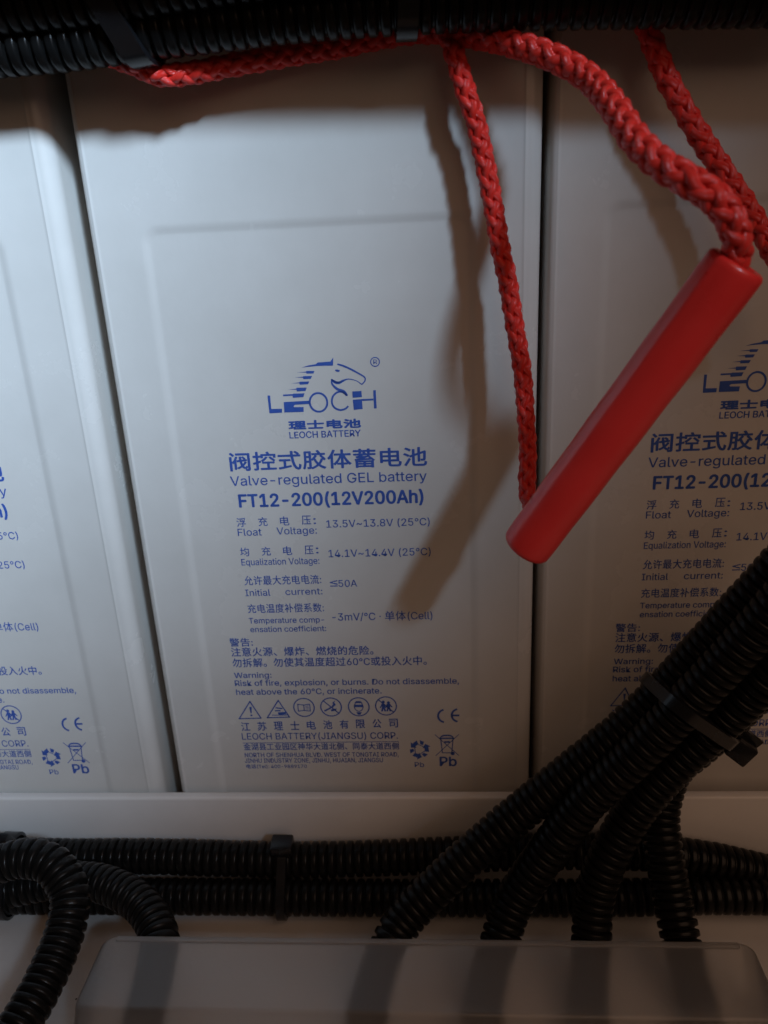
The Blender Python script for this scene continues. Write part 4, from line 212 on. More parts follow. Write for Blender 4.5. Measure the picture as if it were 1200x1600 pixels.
# ---------------------------------------------------------------- materials
def new_mat(name):
    m = bpy.data.materials.new(name); m.use_nodes = True
    nt = m.node_tree
    b = nt.nodes['Principled BSDF']
    return m, nt, b
def N(nt, t, **kw):
    n = nt.nodes.new(t)
    for k, v in kw.items():
        if k in n.inputs: n.inputs[k].default_value = v
        else: setattr(n, k, v)
    return n
def objco(nt):
    return N(nt, 'ShaderNodeTexCoord').outputs['Object']
def mottled(name, c1, c2, scale, rough, bump=0.0, bscale=900.0, specks=None, spec=0.5, rvar=0.08):
    m, nt, b = new_mat(name)
    co = objco(nt)
    n1 = N(nt, 'ShaderNodeTexNoise', Scale=scale, Detail=6.0, Roughness=0.6)
    nt.links.new(co, n1.inputs['Vector'])
    r = N(nt, 'ShaderNodeValToRGB')
    r.color_ramp.elements[0].position = 0.3; r.color_ramp.elements[1].position = 0.7
    r.color_ramp.elements[0].color = (*c1, 1); r.color_ramp.elements[1].color = (*c2, 1)
    nt.links.new(n1.outputs['Fac'], r.inputs['Fac'])
    out = r.outputs['Color']
    if specks:
        sc, thr, scol = specks
        v = N(nt, 'ShaderNodeTexVoronoi', Scale=sc, Randomness=1.0)
        nt.links.new(co, v.inputs['Vector'])
        n2 = N(nt, 'ShaderNodeTexNoise', Scale=sc * 0.35, Detail=2.0)
        nt.links.new(co, n2.inputs['Vector'])
        mu = N(nt, 'ShaderNodeMath', operation='MULTIPLY_ADD')
        nt.links.new(n2.outputs['Fac'], mu.inputs[0]); mu.inputs[1].default_value = -thr * 2.4; mu.inputs[2].default_value = thr * 1.55
        lt = N(nt, 'ShaderNodeMath', operation='LESS_THAN')
        nt.links.new(v.outputs['Distance'], lt.inputs[0]); nt.links.new(mu.outputs[0], lt.inputs[1])
        mx = N(nt, 'ShaderNodeMix', data_type='RGBA')
        nt.links.new(lt.outputs[0], mx.inputs['Factor'])
        nt.links.new(out, mx.inputs['A']); mx.inputs['B'].default_value = (*scol, 1)
        out = mx.outputs['Result']
    nt.links.new(out, b.inputs['Base Color'])
    mr = N(nt, 'ShaderNodeMapRange')
    mr.inputs['To Min'].default_value = rough - rvar; mr.inputs['To Max'].default_value = rough + rvar
    nt.links.new(n1.outputs['Fac'], mr.inputs['Value'])
    nt.links.new(mr.outputs[0], b.inputs['Roughness'])
    b.inputs['Specular IOR Level'].default_value = spec
    if bump:
        n3 = N(nt, 'ShaderNodeTexNoise', Scale=bscale, Detail=3.0)
        nt.links.new(co, n3.inputs['Vector'])
        bp = N(nt, 'ShaderNodeBump', Strength=bump, Distance=0.0002)
        nt.links.new(n3.outputs['Fac'], bp.inputs['Height'])
        nt.links.new(bp.outputs[0], b.inputs['Normal'])
    return m
M_CASE = mottled('battery_plastic', (0.60, 0.575, 0.535), (0.67, 0.645, 0.605), 22.0, 0.26, 0.10, 700.0, (55.0, 0.018, (0.3, 0.26, 0.22)))
M_INK = mottled('blue_ink', (0.03, 0.085, 0.36), (0.045, 0.11, 0.42), 300.0, 0.45)
M_SHELF = mottled('shelf_paint', (0.58, 0.555, 0.525), (0.68, 0.655, 0.625), 30.0, 0.48, 0.15, 1500.0, (85.0, 0.055, (0.03, 0.027, 0.025)))
M_LIP = mottled('lip_paint', (0.72, 0.70, 0.67), (0.78, 0.76, 0.73), 40.0, 0.42, 0.12, 1500.0)
M_BLACK = mottled('black_conduit_plastic', (0.004, 0.004, 0.004), (0.009, 0.0085, 0.008), 60.0, 0.30, 0.08, 2500.0, spec=0.20)
M_TIE = mottled('black_nylon', (0.005, 0.005, 0.006), (0.009, 0.009, 0.010), 80.0, 0.26, 0.0)
M_GRIP = mottled('red_grip_plastic', (0.80, 0.030, 0.024), (0.88, 0.045, 0.036), 35.0, 0.29, 0.10, 1800.0, (150.0, 0.03, (0.2, 0.02, 0.02)))
def rope_mat():
    m, nt, b = new_mat('red_rope_yarn')
    uv = N(nt, 'ShaderNodeTexCoord').outputs['UV']
    w = N(nt, 'ShaderNodeTexWave', wave_type='BANDS', bands_direction='DIAGONAL', Scale=3.2, Distortion=1.2, Detail=2.0)
    w.inputs['Detail Scale'].default_value = 2.0
    nt.links.new(uv, w.inputs['Vector'])
    n = N(nt, 'ShaderNodeTexNoise', Scale=420.0, Detail=4.0)
    nt.links.new(objco(nt), n.inputs['Vector'])
    mx = N(nt, 'ShaderNodeMix', data_type='RGBA')
    nt.links.new(n.outputs['Fac'], mx.inputs['Factor'])
    mx.inputs['A'].default_value = (0.68, 0.016, 0.011, 1); mx.inputs['B'].default_value = (0.85, 0.042, 0.028, 1)
    nt.links.new(mx.outputs['Result'], b.inputs['Base Color'])
    b.inputs['Roughness'].default_value = 0.33
    b.inputs['Sheen Weight'].default_value = 0.12
    b.inputs['Sheen Tint'].default_value = (1, 0.3, 0.2, 1)
    bp = N(nt, 'ShaderNodeBump', Strength=0.4, Distance=0.0002)
    nt.links.new(w.outputs['Fac'], bp.inputs['Height'])
    nt.links.new(bp.outputs[0], b.inputs['Normal'])
    return m
M_ROPE = rope_mat()
def lid_mat():
    m = bpy.data.materials.new('frosted_plastic'); m.use_nodes = True
    nt = m.node_tree; nt.nodes.clear()
    out = N(nt, 'ShaderNodeOutputMaterial')
    n1 = N(nt, 'ShaderNodeTexNoise', Scale=900.0, Detail=3.0)
    nt.links.new(objco(nt), n1.inputs['Vector'])
    bp = N(nt, 'ShaderNodeBump', Strength=0.2, Distance=0.0002)
    nt.links.new(n1.outputs['Fac'], bp.inputs['Height'])
    d = N(nt, 'ShaderNodeBsdfDiffuse'); d.inputs['Color'].default_value = (0.60, 0.595, 0.59, 1)
    t = N(nt, 'ShaderNodeBsdfTranslucent'); t.inputs['Color'].default_value = (0.72, 0.71, 0.70, 1)
    rf = N(nt, 'ShaderNodeBsdfRefraction'); rf.inputs['Color'].default_value = (0.95, 0.945, 0.94, 1)
    rf.inputs['Roughness'].default_value = 0.7; rf.inputs['IOR'].default_value = 1.12
    gl = N(nt, 'ShaderNodeBsdfGlossy'); gl.inputs['Roughness'].default_value = 0.38
    a = N(nt, 'ShaderNodeMixShader'); a.inputs[0].default_value = 0.4
    nt.links.new(d.outputs[0], a.inputs[1]); nt.links.new(t.outputs[0], a.inputs[2])
    c = N(nt, 'ShaderNodeMixShader'); c.inputs[0].default_value = 0.72
    nt.links.new(a.outputs[0], c.inputs[1]); nt.links.new(rf.outputs[0], c.inputs[2])
    e = N(nt, 'ShaderNodeMixShader'); e.inputs[0].default_value = 0.045
    nt.links.new(c.outputs[0], e.inputs[1]); nt.links.new(gl.outputs[0], e.inputs[2])
    for s in (d, t, rf, gl): nt.links.new(bp.outputs[0], s.inputs['Normal'])
    nt.links.new(e.outputs[0], out.inputs['Surface'])
    return m
M_LID = lid_mat()
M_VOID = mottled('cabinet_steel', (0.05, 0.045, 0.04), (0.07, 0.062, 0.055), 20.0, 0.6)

# ---------------------------------------------------------------- object helpers
def link(name, me, mat=None, parent=None, loc=None, smooth=False, kind=None):
    o = bpy.data.objects.new(name, me)
    COL.objects.link(o)
    if mat is not None and me is not None: me.materials.append(mat)
    if parent: o.parent = parent
    if loc is not None: o.location = loc
    if smooth:
        me.polygons.foreach_set('use_smooth', [True] * len(me.polygons))
    if kind: o['kind'] = kind
    return o
def tag(o, label, cat, group=None):
    o['label'] = label; o['category'] = cat
    if group: o['group'] = group
    return o
def thing(name, label, cat, loc=(0, 0, 0), group=None):
    return tag(link(name, None, loc=loc), label, cat, group)
def mesh(name, vs, fs):
    me = bpy.data.meshes.new(name); me.from_pydata(vs, [], fs); me.update(); return me
def bm_mesh(name, bm):
    me = bpy.data.meshes.new(name); bmesh.ops.recalc_face_normals(bm, faces=bm.faces[:]); bm.to_mesh(me); bm.free(); return me
def sharp(me, deg=32):
    me.polygons.foreach_set('use_smooth', [True] * len(me.polygons))
    me.set_sharp_from_angle(angle=math.radians(deg))
def box_bm(x0, x1, y0, y1, z0, z1, bev=0.0, seg=2):
    bm = bmesh.new()
    bmesh.ops.create_cube(bm, size=1.0)
    for v in bm.verts:
        v.co = Vector((x0 + (x1 - x0) * (v.co.x + .5), y0 + (y1 - y0) * (v.co.y + .5), z0 + (z1 - z0) * (v.co.z + .5)))
    if bev: bmesh.ops.bevel(bm, geom=bm.edges[:], offset=bev, segments=seg, profile=0.5, affect='EDGES')
    return bm

# ---------------------------------------------------------------- sweeps
def dense(pts, step):
    """Catmull-Rom through pts (rows of any width), resampled at an even step along its length (mm)."""
    P = np.array(pts, float)
    P = np.vstack([2 * P[0] - P[1], P, 2 * P[-1] - P[-2]])
    out = []
    for i in range(1, len(P) - 2):
        a, b, c, d = P[i - 1], P[i], P[i + 1], P[i + 2]
        for t in np.linspace(0, 1, 24, endpoint=False):
            out.append(0.5 * (2 * b + (c - a) * t + (2 * a - 5 * b + 4 * c - d) * t * t + (3 * b - a - 3 * c + d) * t ** 3))
    out.append(P[-2]); out = np.array(out)
    s = np.concatenate([[0], np.cumsum(np.linalg.norm(np.diff(out[:, :3], axis=0), axis=1))])
    n = max(2, int(s[-1] / step))
    u = np.linspace(0, s[-1], n + 1)
    return np.stack([np.interp(u, s, out[:, k]) for k in range(out.shape[1])], 1), u
def frames(C):
    T = np.gradient(C, axis=0); T /= np.linalg.norm(T, axis=1)[:, None]
    n = np.cross(T[0], (0.3, 0.5, 0.8)); n /= np.linalg.norm(n)
    A, Bn = [], []
    for t in T:
        n = n - t * n.dot(t); n /= np.linalg.norm(n)
        A.append(n.copy()); Bn.append(np.cross(t, n))
    return T, np.array(A), np.array(Bn)
def ring_mesh(name, V, nu, ns, uvs=None, caps=True):
    """V: (nu*ns, 3) in metres, nu rings of ns points."""
    i = np.arange(nu - 1)[:, None] * ns; j = np.arange(ns)[None, :]; k = (j + 1) % ns
    F = np.stack([i + j, i + k, i + ns + k, i + ns + j], -1).reshape(-1, 4)
    fs = F.tolist()
    if caps:
        fs.append(list(range(ns))[::-1]); fs.append([(nu - 1) * ns + q for q in range(ns)])
    return V, fs
def conduit(name, path, label, group, od=12.0, seed=0, pitch=2.75):
    rnd = np.random.RandomState(seed)
    Cn, s = dense(path, pitch / 8.0)
    C = Cn[:, :3]
    T, A, Bn = frames(C)
    R = od / 2
    prof = np.array([-1.25, -1.15, -0.16, 0.0, 0.0, 0.0, 0.0, -0.16])
    ph = (np.arange(len(C)) + seed * 3) % 8
    ridge = (np.arange(len(C)) + seed * 3) // 8
    jit = rnd.uniform(-0.10, 0.06, ridge.max() + 2)
    r = R + prof[ph] + np.where(prof[ph] > -0.5, jit[ridge], 0)
    ns = 22
    th = np.linspace(0, 2 * math.pi, ns, endpoint=False)
    tilt = rnd.uniform(-0.10, 0.10, ridge.max() + 2)[ridge]
    V = C[:, None, :] + r[:, None, None] * (np.cos(th)[None, :, None] * A[:, None, :] + np.sin(th)[None, :, None] * Bn[:, None, :])
    V = V + (tilt[:, None] * np.sin(th)[None, :])[:, :, None] * T[:, None, :] * 1.2
    V, fs = ring_mesh(name, V.reshape(-1, 3) * MM, len(C), ns)
    me = mesh(name, V.tolist(), fs)
    o = link(name, me, M_BLACK)
    sharp(me, 50)
    return tag(o, label, 'conduit', group)

def rope_mesh(name, path, repeat=4.7):
    Cn, s = dense(path, 0.55)
    C, rad = Cn[:, :3], Cn[:, 3]
    T, A, Bn = frames(C)
    # where the cord is slack it is thicker and its stitches sit closer together
    rate = 2 * math.pi / (4 * repeat) * np.clip((rad / 2.65) ** 2.2, .75, .95)
    turn = np.concatenate([[0], np.cumsum((rate[1:] + rate[:-1]) / 2 * np.diff(s))])
    ns = 8
    th = np.linspace(0, 2 * math.pi, ns, endpoint=False)
    Vs, Fs, UV = [], [], []
    base = 0
    rnd = np.random.RandomState(3)
    wob = np.interp(s, np.linspace(0, s[-1], 60), rnd.uniform(-0.25, 0.25, 60))
    for d in (1, -1):
        for k in range(4):
            ang = 2 * math.pi * k / 4 + d * (turn + wob) 
            f = rad / 3.35
            rr = f * (2.12 + 0.42 * d * np.cos(4 * (turn + wob)))
            pos = C + rr[:, None] * (np.cos(ang)[:, None] * A + np.sin(ang)[:, None] * Bn)
            tan = np.gradient(pos, axis=0); tan /= np.linalg.norm(tan, axis=1)[:, None]
            rad_dir = np.cos(ang)[:, None] * A + np.sin(ang)[:, None] * Bn
            rad_dir = rad_dir - tan * (rad_dir * tan).sum(1)[:, None]; rad_dir /= np.linalg.norm(rad_dir, axis=1)[:, None]
            side = np.cross(tan, rad_dir)
            a, b = 0.96 * f, 1.28 * f
            V = pos[:, None, :] + (np.cos(th)[None, :, None] * rad_dir[:, None, :] * a[:, None, None] + np.sin(th)[None, :, None] * side[:, None, :] * b[:, None, None])
            V, fs = ring_mesh(name, V.reshape(-1, 3) * MM, len(C), ns, caps=True)
            Vs.append(V)
            Fs += [[q + base for q in fc] for fc in fs]
            base += len(V)
            UV.append(np.stack([np.repeat(s / 2.2, ns), np.tile(th / (2 * math.pi) * 3, len(C))], 1))
    core = C[:, None, :] + 1.75 * (rad / 3.35)[:, None, None] * (np.cos(th)[None, :, None] * A[:, None, :] + np.sin(th)[None, :, None] * Bn[:, None, :])
    V, fs = ring_mesh(name, core.reshape(-1, 3) * MM, len(C), ns)
    Vs.append(V); Fs += [[q + base for q in fc] for fc in fs]
    UV.append(np.stack([np.repeat(s / 2.2, ns), np.tile(th / (2 * math.pi) * 3, len(C))], 1))
    me = mesh(name, np.vstack(Vs).tolist(), Fs)
    UV = np.vstack(UV)
    li = np.empty(len(me.loops), np.int32); me.loops.foreach_get('vertex_index', li)
    uvl = me.uv_layers.new(name='UVMap')
    uvl.data.foreach_set('uv', UV[li].astype(np.float32).ravel())
    return me
def fuzz_mesh(name, path, count, seed):
    """Loose fibres standing off the rope."""
    rnd = np.random.RandomState(seed)
    Cn, s = dense(path, 1.0)
    T, A, Bn = frames(Cn[:, :3])
    vs, fs = [], []
    for _ in range(count):
        i = rnd.randint(2, len(Cn) - 2); a = rnd.uniform(0, 6.283)
        rd = math.cos(a) * A[i] + math.sin(a) * Bn[i]; tg = -math.sin(a) * A[i] + math.cos(a) * Bn[i]
        p = Cn[i, :3] + rd * Cn[i, 3] * 0.9
        d1 = rd * rnd.uniform(.2, .6) + T[i] * rnd.uniform(-1, 1) + tg * rnd.uniform(-.6, .6)
        L = rnd.uniform(0.6, 1.7); wd = 0.05
        q = p + d1 * L * .5; e = p + d1 * L - rd * L * .15
        b = len(vs)
        for c, ww in ((p, wd), (q, wd * .8), (e, wd * .3)):
            vs += [(c + tg * ww) * MM, (c - tg * ww * .5 + rd * ww) * MM, (c - tg * ww * .5 - rd * ww) * MM]
        for g in (0, 3):
            for h in range(3):
                fs.append([b + g + h, b + g + (h + 1) % 3, b + g + 3 + (h + 1) % 3, b + g + 3 + h])
    return mesh(name, [tuple(v) for v in vs], fs)

# ---------------------------------------------------------------- cabinet (the setting)
def add_structure(name, bm, mat, deg=32):
    me = bm_mesh(name, bm); o = link(name, me, mat, kind='structure'); sharp(me, deg); return o
DECK_Z, LIP_Z = -177.6, -140.2
shelf = thing('shelf_tray', 'dirty white sheet metal shelf with a raised lip in front of the batteries', 'shelf')
me = bm_mesh('deck', box_bm(-.30, .36, -.20, .30, (DECK_Z - 2) * MM, DECK_Z * MM, 0.0006)); link('deck', me, M_SHELF, shelf); sharp(me)
me = bm_mesh('lip', box_bm(-.30, .36, -.0107, -.0070, (DECK_Z + .004) * MM, LIP_Z * MM, 0.0009, 3)); link('lip', me, M_LIP, shelf); sharp(me)
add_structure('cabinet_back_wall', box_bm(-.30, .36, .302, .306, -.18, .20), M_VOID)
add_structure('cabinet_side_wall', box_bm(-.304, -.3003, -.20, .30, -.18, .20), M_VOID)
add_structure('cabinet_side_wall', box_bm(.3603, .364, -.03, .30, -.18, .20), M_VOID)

bm = box_bm(-.30, .36, -.0335, -.0302, .0, .09, .0005)  # plate added out of view to shade the top conduits and battery tops
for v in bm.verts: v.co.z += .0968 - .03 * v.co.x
add_structure('unseen_shade_header', bm, M_VOID)
# ---------------------------------------------------------------- batteries
X0, X1, ZB, ZT = -63.6, 64.2, -176.9, 139.0
PX0, PX1, PZ0, PZ1 = -47.0, 44.8, -170.0, 47.3
REC = 0.55
def case_mesh():
    """Rounded upright case with a shallow recessed panel in its front face."""
    bm = bmesh.new()
    def rrect(x0, x1, z0, z1, r, y, n=5):
        out = []
        for cx, cz, a0 in ((x1 - r, z1 - r, 0), (x0 + r, z1 - r, 90), (x0 + r, z0 + r, 180), (x1 - r, z0 + r, 270)):
            for i in range(n + 1):
                a = math.radians(a0 + 90 * i / n)
                out.append(bm.verts.new(((cx + r * math.cos(a)) * MM, y * MM, (cz + r * math.sin(a)) * MM)))
        return out
    loops = []
    RL, RR = 2.2, 4.6
    # from the back of the case to the panel floor
    def body(t, y):
        a = math.sin(t) ; c = 1 - math.cos(t)
        return rrect(X0 + RL * (1 - a), X1 - RR * (1 - a), ZB + 1.5 * (1 - a), ZT - 1.5 * (1 - a), 2.0, y)
    loops.append(rrect(X0 + 1.2, X1 - 1.2, ZB, ZT, 2.0, 290))
    loops.append(rrect(X0, X1, ZB, ZT, 2.0, 5.0))
    for i in range(1, 9):
        ph = math.pi / 2 * i / 8           # quarter round from side to front
        y = 4.6 * (1 - math.sin(ph))
        k = 1 - math.cos(ph)
        loops.append(rrect(X0 + RL * k, X1 - RR * k, ZB + 1.5 * k, ZT - 1.5 * k, 2.0, y * (1 if i < 8 else 0)))
    for off, y in ((.12, -.08), (.34, -.08), (.5, 0.0), (1.1, 0.0)):      # moulding line where the rounding starts
        loops.append(rrect(X0 + RL + off, X1 - RR - off, ZB + 1.5 + off, ZT - 1.5 - off, 2.0, y))
    for off, y in ((-12.0, 0.0), (-2.2, 0.0), (-1.6, 0.0), (-1.0, 0.06), (0.0, REC * .5), (0.8, REC * .93), (1.3, REC), (2.0, REC), (8.0, REC)):
        loops.append(rrect(PX0 + off, PX1 - off, max(PZ0 + off, ZB + 2.7), PZ1 - off, max(1.0, 4.0 - off * .5), y))
    for a, b in zip(loops, loops[1:]):
        n = len(a)
        for i in range(n):
            bm.faces.new((a[i], a[(i + 1) % n], b[(i + 1) % n], b[i]))
    bm.faces.new(loops[-1]); bm.faces.new(loops[0])
    me = bm_mesh('case', bm); me.materials.append(M_CASE); sharp(me, 40)
    return me

def text_tris(body, bold, res=4):
    cu = bpy.data.curves.new('t', 'FONT')
    cu.body = body; cu.resolution_u = res; cu.offset = bold; cu.fill_mode = 'FRONT'
    ob = bpy.data.objects.new('t', cu); COL.objects.link(ob)
    dg = bpy.context.evaluated_depsgraph_get()
    me = bpy.data.meshes.new_from_object(ob.evaluated_get(dg))
    vs = np.array([v.co[:] for v in me.vertices]); fs = [list(p.vertices) for p in me.polygons]
    bpy.data.objects.remove(ob); bpy.data.curves.remove(cu); bpy.data.meshes.remove(me)
    return vs, fs
CAPH = max(GLYPHS['H'][1][1::2])
_g = text_tris('国', 0.0)[0]
CJK_K = 640.0 / (_g[:, 1].max() - _g[:, 1].min())
_cache = {}
def glyph(ch):
    """(advance, vertices (n, 2), triangles) in 1/1000 em."""
    if ch in GLYPHS:
        a, v, t = GLYPHS[ch]
        return a, np.array(v, float).reshape(-1, 2), np.array(t, int).reshape(-1, 3).tolist()
    if ch not in _cache:
        v, f = text_tris(ch, 0.0)
        _cache[ch] = (745, v[:, :2] * CJK_K, f)
    return _cache[ch]
def line_tris(body):
    x, vs, fs, n = 0.0, [], [], 0
    for ch in body:
        a, v, f = glyph(ch)
        if len(v):
            vs.append(v + (x, 0)); fs += [[q + n for q in p] for p in f]; n += len(v)
        x += a
    return np.vstack(vs), fs
PY = REC - 0.07
class Print:
    def __init__(s): s.v, s.f = [], []
    def add(s, vs, fs, lift=0.0):
        b = len(s.v)
        s.v += [(x * MM, (PY - lift) * MM, z * MM) for x, z in vs]; s.f += [[q + b for q in f] for f in fs]
    def poly(s, pts): s.add(pts, [list(range(len(pts)))])
    def stroke(s, pts, ws, sub=5):
        P = np.array([[*p, w] for p, w in zip(pts, ws)])
        Q, _ = dense(np.column_stack([P[:, 0], np.zeros(len(P)), P[:, 1], P[:, 2]]), 0.25)
        q = Q[:, (0, 2)]; t = np.gradient(q, axis=0); t /= np.linalg.norm(t, axis=1)[:, None] + 1e-9
        nrm = np.stack([-t[:, 1], t[:, 0]], 1) * Q[:, 3:4] / 2
        vs = np.vstack([q + nrm, q - nrm]).tolist(); n = len(q)
        s.add(vs, [[i, i + 1, n + i + 1, n + i] for i in range(n - 1)])
    def line(s, pts, w): 
        for a, b in zip(pts, pts[1:]):
            a, b = Vector(a), Vector(b); d = (b - a).normalized() * w / 2; n = Vector((-d.y, d.x))
            s.poly([tuple(a - d + n), tuple(a - d - n), tuple(b + d - n), tuple(b + d + n)])
    def ring(s, c, rx, rz, w, a0=0, a1=360, n=40):
        vs, fs = [], []
        for i in range(n + 1):
            a = math.radians(a0 + (a1 - a0) * i / n)
            for k in (0.5, -0.5):
                vs.append((c[0] + (rx + k * w) * math.cos(a), c[1] + (rz + k * w) * math.sin(a)))
        s.add(vs, [[2 * i, 2 * i + 1, 2 * i + 3, 2 * i + 2] for i in range(n)])
    def disc(s, c, rx, rz, n=14):
        s.poly([(c[0] + rx * math.cos(6.2832 * i / n), c[1] + rz * math.sin(6.2832 * i / n)) for i in range(n)])
    def text(s, body, x0, x1, z0, h, bold, mode):
        vs, fs = line_tris(body)
        ax, bx = vs[:, 0].min(), vs[:, 0].max()
        kx = (x1 - x0) / max(bx - ax, 1e-6)
        if mode == 'cjk':
            ay, by = vs[:, 1].min(), vs[:, 1].max(); kz = h / (by - ay)
        else: ay, kz = 0.0, h / CAPH
        W2 = np.stack([x0 + (vs[:, 0] - ax) * kx, z0 + (vs[:, 1] - ay) * kz], 1)
        d = bold * h / 0.72
        offs = [(0, 0)] if d <= 0 else [(0, 0)] + [(d * math.cos(a), d * .8 * math.sin(a)) for a in (.4, 1.3, 2.2, 3.1, 4.0, 4.9, 5.8)]
        for n, (dx, dz) in enumerate(offs):
            s.add((W2 + (dx, dz)).tolist(), fs, n * 0.004)
    def mesh(s, name):
        me = mesh(name, s.v, s.f)
        bm = bmesh.new(); bm.from_mesh(me)
        bmesh.ops.recalc_face_normals(bm, faces=bm.faces[:])
        for f in bm.faces:
            if f.normal.y > 0: f.normal_flip()
        bm.to_mesh(me); bm.free()
        me.materials.append(M_INK)
        return me
def print_meshes():
    out = []
    p = Print()
    for q in EMBLEM_POLYS: p.poly(q)
    for pts, ws in EMBLEM_STROKES: p.stroke(pts, ws)
    for c, rx, rz, w in EMBLEM_RINGS: p.ring(c, rx, rz, w)
    p.text('R', REG[0], REG[1], REG[2], REG[3], 0.0, 'lat')
    out.append(('emblem', p.mesh('emblem')))
    names = {'maker': 'maker_lettering', 'title': 'title_lettering', 'rating': 'rating_lettering', 'warning': 'warning_lettering', 'address': 'address_lettering', 'recycle': None}
    blocks = {}
    for b, s, x0, x1, z0, h, bold, mode in TEXT:
        blocks.setdefault(b, Print()).text(s, x0, x1, z0, h, bold, mode)
    blocks['address'].line(SYM['line'], 0.22)
    k, kz = SYM['k'], SYM['kz']
    # warning pictograms
    w = Print()
    for t in SYM['tri']: w.line([*t, t[0]], 0.42)
    for c, r in SYM['circ']: w.ring(c, r * .98, r, 0.42)
    a = SYM['tri'][0]; cx = a[0][0] - .05
    w.poly([(cx - .45, a[0][1] - 2.2), (cx + .45, a[0][1] - 2.2), (cx + .15, a[0][1] - 4.9), (cx - .15, a[0][1] - 4.9)]); w.disc((cx, a[0][1] - 5.7), .38, .38)
    a = SYM['tri'][1]; cx, tz = a[0]
    w.line([(cx - 1.0, tz - 3.0), (cx + .9, tz - 3.3)], .5); w.line([(cx - 1.3, tz - 4.2), (cx + .2, tz - 4.2)], .5)
    w.poly([(cx - .6, tz - 4.9), (cx + 2.2, tz - 4.7), (cx + 2.3, tz - 5.7), (cx - .4, tz - 5.9)]); w.line([(cx - 2.6, tz - 6.0), (cx + 2.6, tz - 6.0)], .3)
    c = SYM['circ'][0][0]
    w.line([(c[0], c[1] - 1.2), (c[0] - 2.1, c[1] - 1.5), (c[0] - 2.1, c[1] + 1.3), (c[0], c[1] + 1.0), (c[0] + 2.1, c[1] + 1.3), (c[0] + 2.1, c[1] - 1.5), (c[0], c[1] - 1.2), (c[0], c[1] + 1.0)], .32)
    for dz in (.5, -.1, -.7): w.line([(c[0] + .6, c[1] + dz), (c[0] + 1.6, c[1] + dz + .1)], .2)
    c = SYM['circ'][1][0]
    w.line([(c[0] - 2.4, c[1] + 2.4), (c[0] + 2.4, c[1] - 2.4)], .4); w.line([(c[0] - 2.2, c[1] - 1.5), (c[0] + .6, c[1] + .1)], .6)
    w.stroke([(c[0] + .4, c[1] + .4), (c[0] + 1.3, c[1] + .9), (c[0] + .9, c[1] + 1.7), (c[0] + 1.5, c[1] + 2.4)], [.5, .8, .6, .2])
    w.poly([(c[0] - .2, c[1] - 1.0), (c[0] + 1.9, c[1] - .6), (c[0] + 1.7, c[1] - 1.4), (c[0], c[1] - 1.8)])
    c = SYM['circ'][2][0]
    w.ring((c[0], c[1] + .1), 1.5, 1.9, .3); w.poly([(c[0] - 1.6, c[1] + .9), (c[0] + 1.6, c[1] + .9), (c[0] + 1.7, c[1] - .2), (c[0] + .3, c[1] - .1), (c[0] - .3, c[1] - .1), (c[0] - 1.7, c[1] - .2)])
    w.poly([(c[0] - 1.0, c[1] - 2.2), (c[0] + 1.0, c[1] - 2.2), (c[0] + .4, c[1] - 3.2), (c[0] - .4, c[1] - 3.2)]); w.poly([(c[0] - 1.4, c[1] + 1.5), (c[0] + 1.4, c[1] + 1.5), (c[0] + .8, c[1] + 2.3), (c[0] - .8, c[1] + 2.3)])
    c = SYM['circ'][3][0]
    w.line([(c[0] - 2.4, c[1] + 2.4), (c[0] + 2.4, c[1] - 2.4)], .4)
    for dx, sc in ((-.9, 1.0), (.9, .8)):
        w.disc((c[0] + dx, c[1] + 1.6 * sc), .55, .6)
        w.poly([(c[0] + dx - .7, c[1] + .9 * sc), (c[0] + dx + .7, c[1] + .9 * sc), (c[0] + dx + .5, c[1] - .7), (c[0] + dx + .9, c[1] - 2.2), (c[0] + dx + .2, c[1] - 2.2), (c[0] + dx, c[1] - 1.0), (c[0] + dx - .3, c[1] - 2.2), (c[0] + dx - .9, c[1] - 2.2), (c[0] + dx - .5, c[1] - .6)])
        w.line([(c[0] + dx - .4, c[1] + .6), (c[0] + dx - 1.1, c[1] - .6)], .4); w.line([(c[0] + dx + .4, c[1] + .6), (c[0] + dx + 1.1, c[1] - .4)], .4)
    # CE mark, recycling arrows, crossed bin
    r = Print()
    c = SYM['ce'][0]; R0 = 2.55
    for q, cc in enumerate(SYM['ce']):
        r.ring(cc, R0 * .93, R0, .7, 100, 260, 20)
    r.line([(SYM['ce'][1][0] - 2.1, SYM['ce'][1][1]), (SYM['ce'][1][0] - .1, SYM['ce'][1][1])], .7)
    c = SYM['rec']
    for i in range(3):
        a0 = 90 + 120 * i
        def pt(rad, ang): return (c[0] + rad * .92 * math.cos(math.radians(ang)), c[1] + rad * math.sin(math.radians(ang)))
        r.poly([pt(3.9, a0 + 14), pt(2.3, a0 + 8), pt(2.0, a0 + 50), pt(3.6, a0 + 46)])
        r.poly([pt(3.9, a0 - 4), pt(2.2, a0 - 10), pt(2.3, a0 - 38), pt(3.7, a0 - 30)])
        r.poly([pt(4.5, a0 + 46), pt(1.3, a0 + 52), pt(3.3, a0 + 76)])
        r.line([pt(2.1, a0 + 10), pt(2.1, a0 - 60)], .3)
    c = SYM['bin']
    r.line([(c[0] - 4.1, c[1] + 4.3), (c[0] + 4.0, c[1] - 4.4)], .26); r.line([(c[0] + 4.1, c[1] + 4.3), (c[0] - 4.0, c[1] - 4.4)], .26)
    r.line([(c[0] - 2.2, c[1] + 2.6), (c[0] - 1.7, c[1] - 3.3), (c[0] + 1.6, c[1] - 3.3), (c[0] + 2.1, c[1] + 2.6)], .34)
    r.poly([(c[0] - 2.6, c[1] + 2.5), (c[0] + 2.5, c[1] + 2.5), (c[0] + 2.5, c[1] + 3.1), (c[0] - 2.6, c[1] + 3.1)])
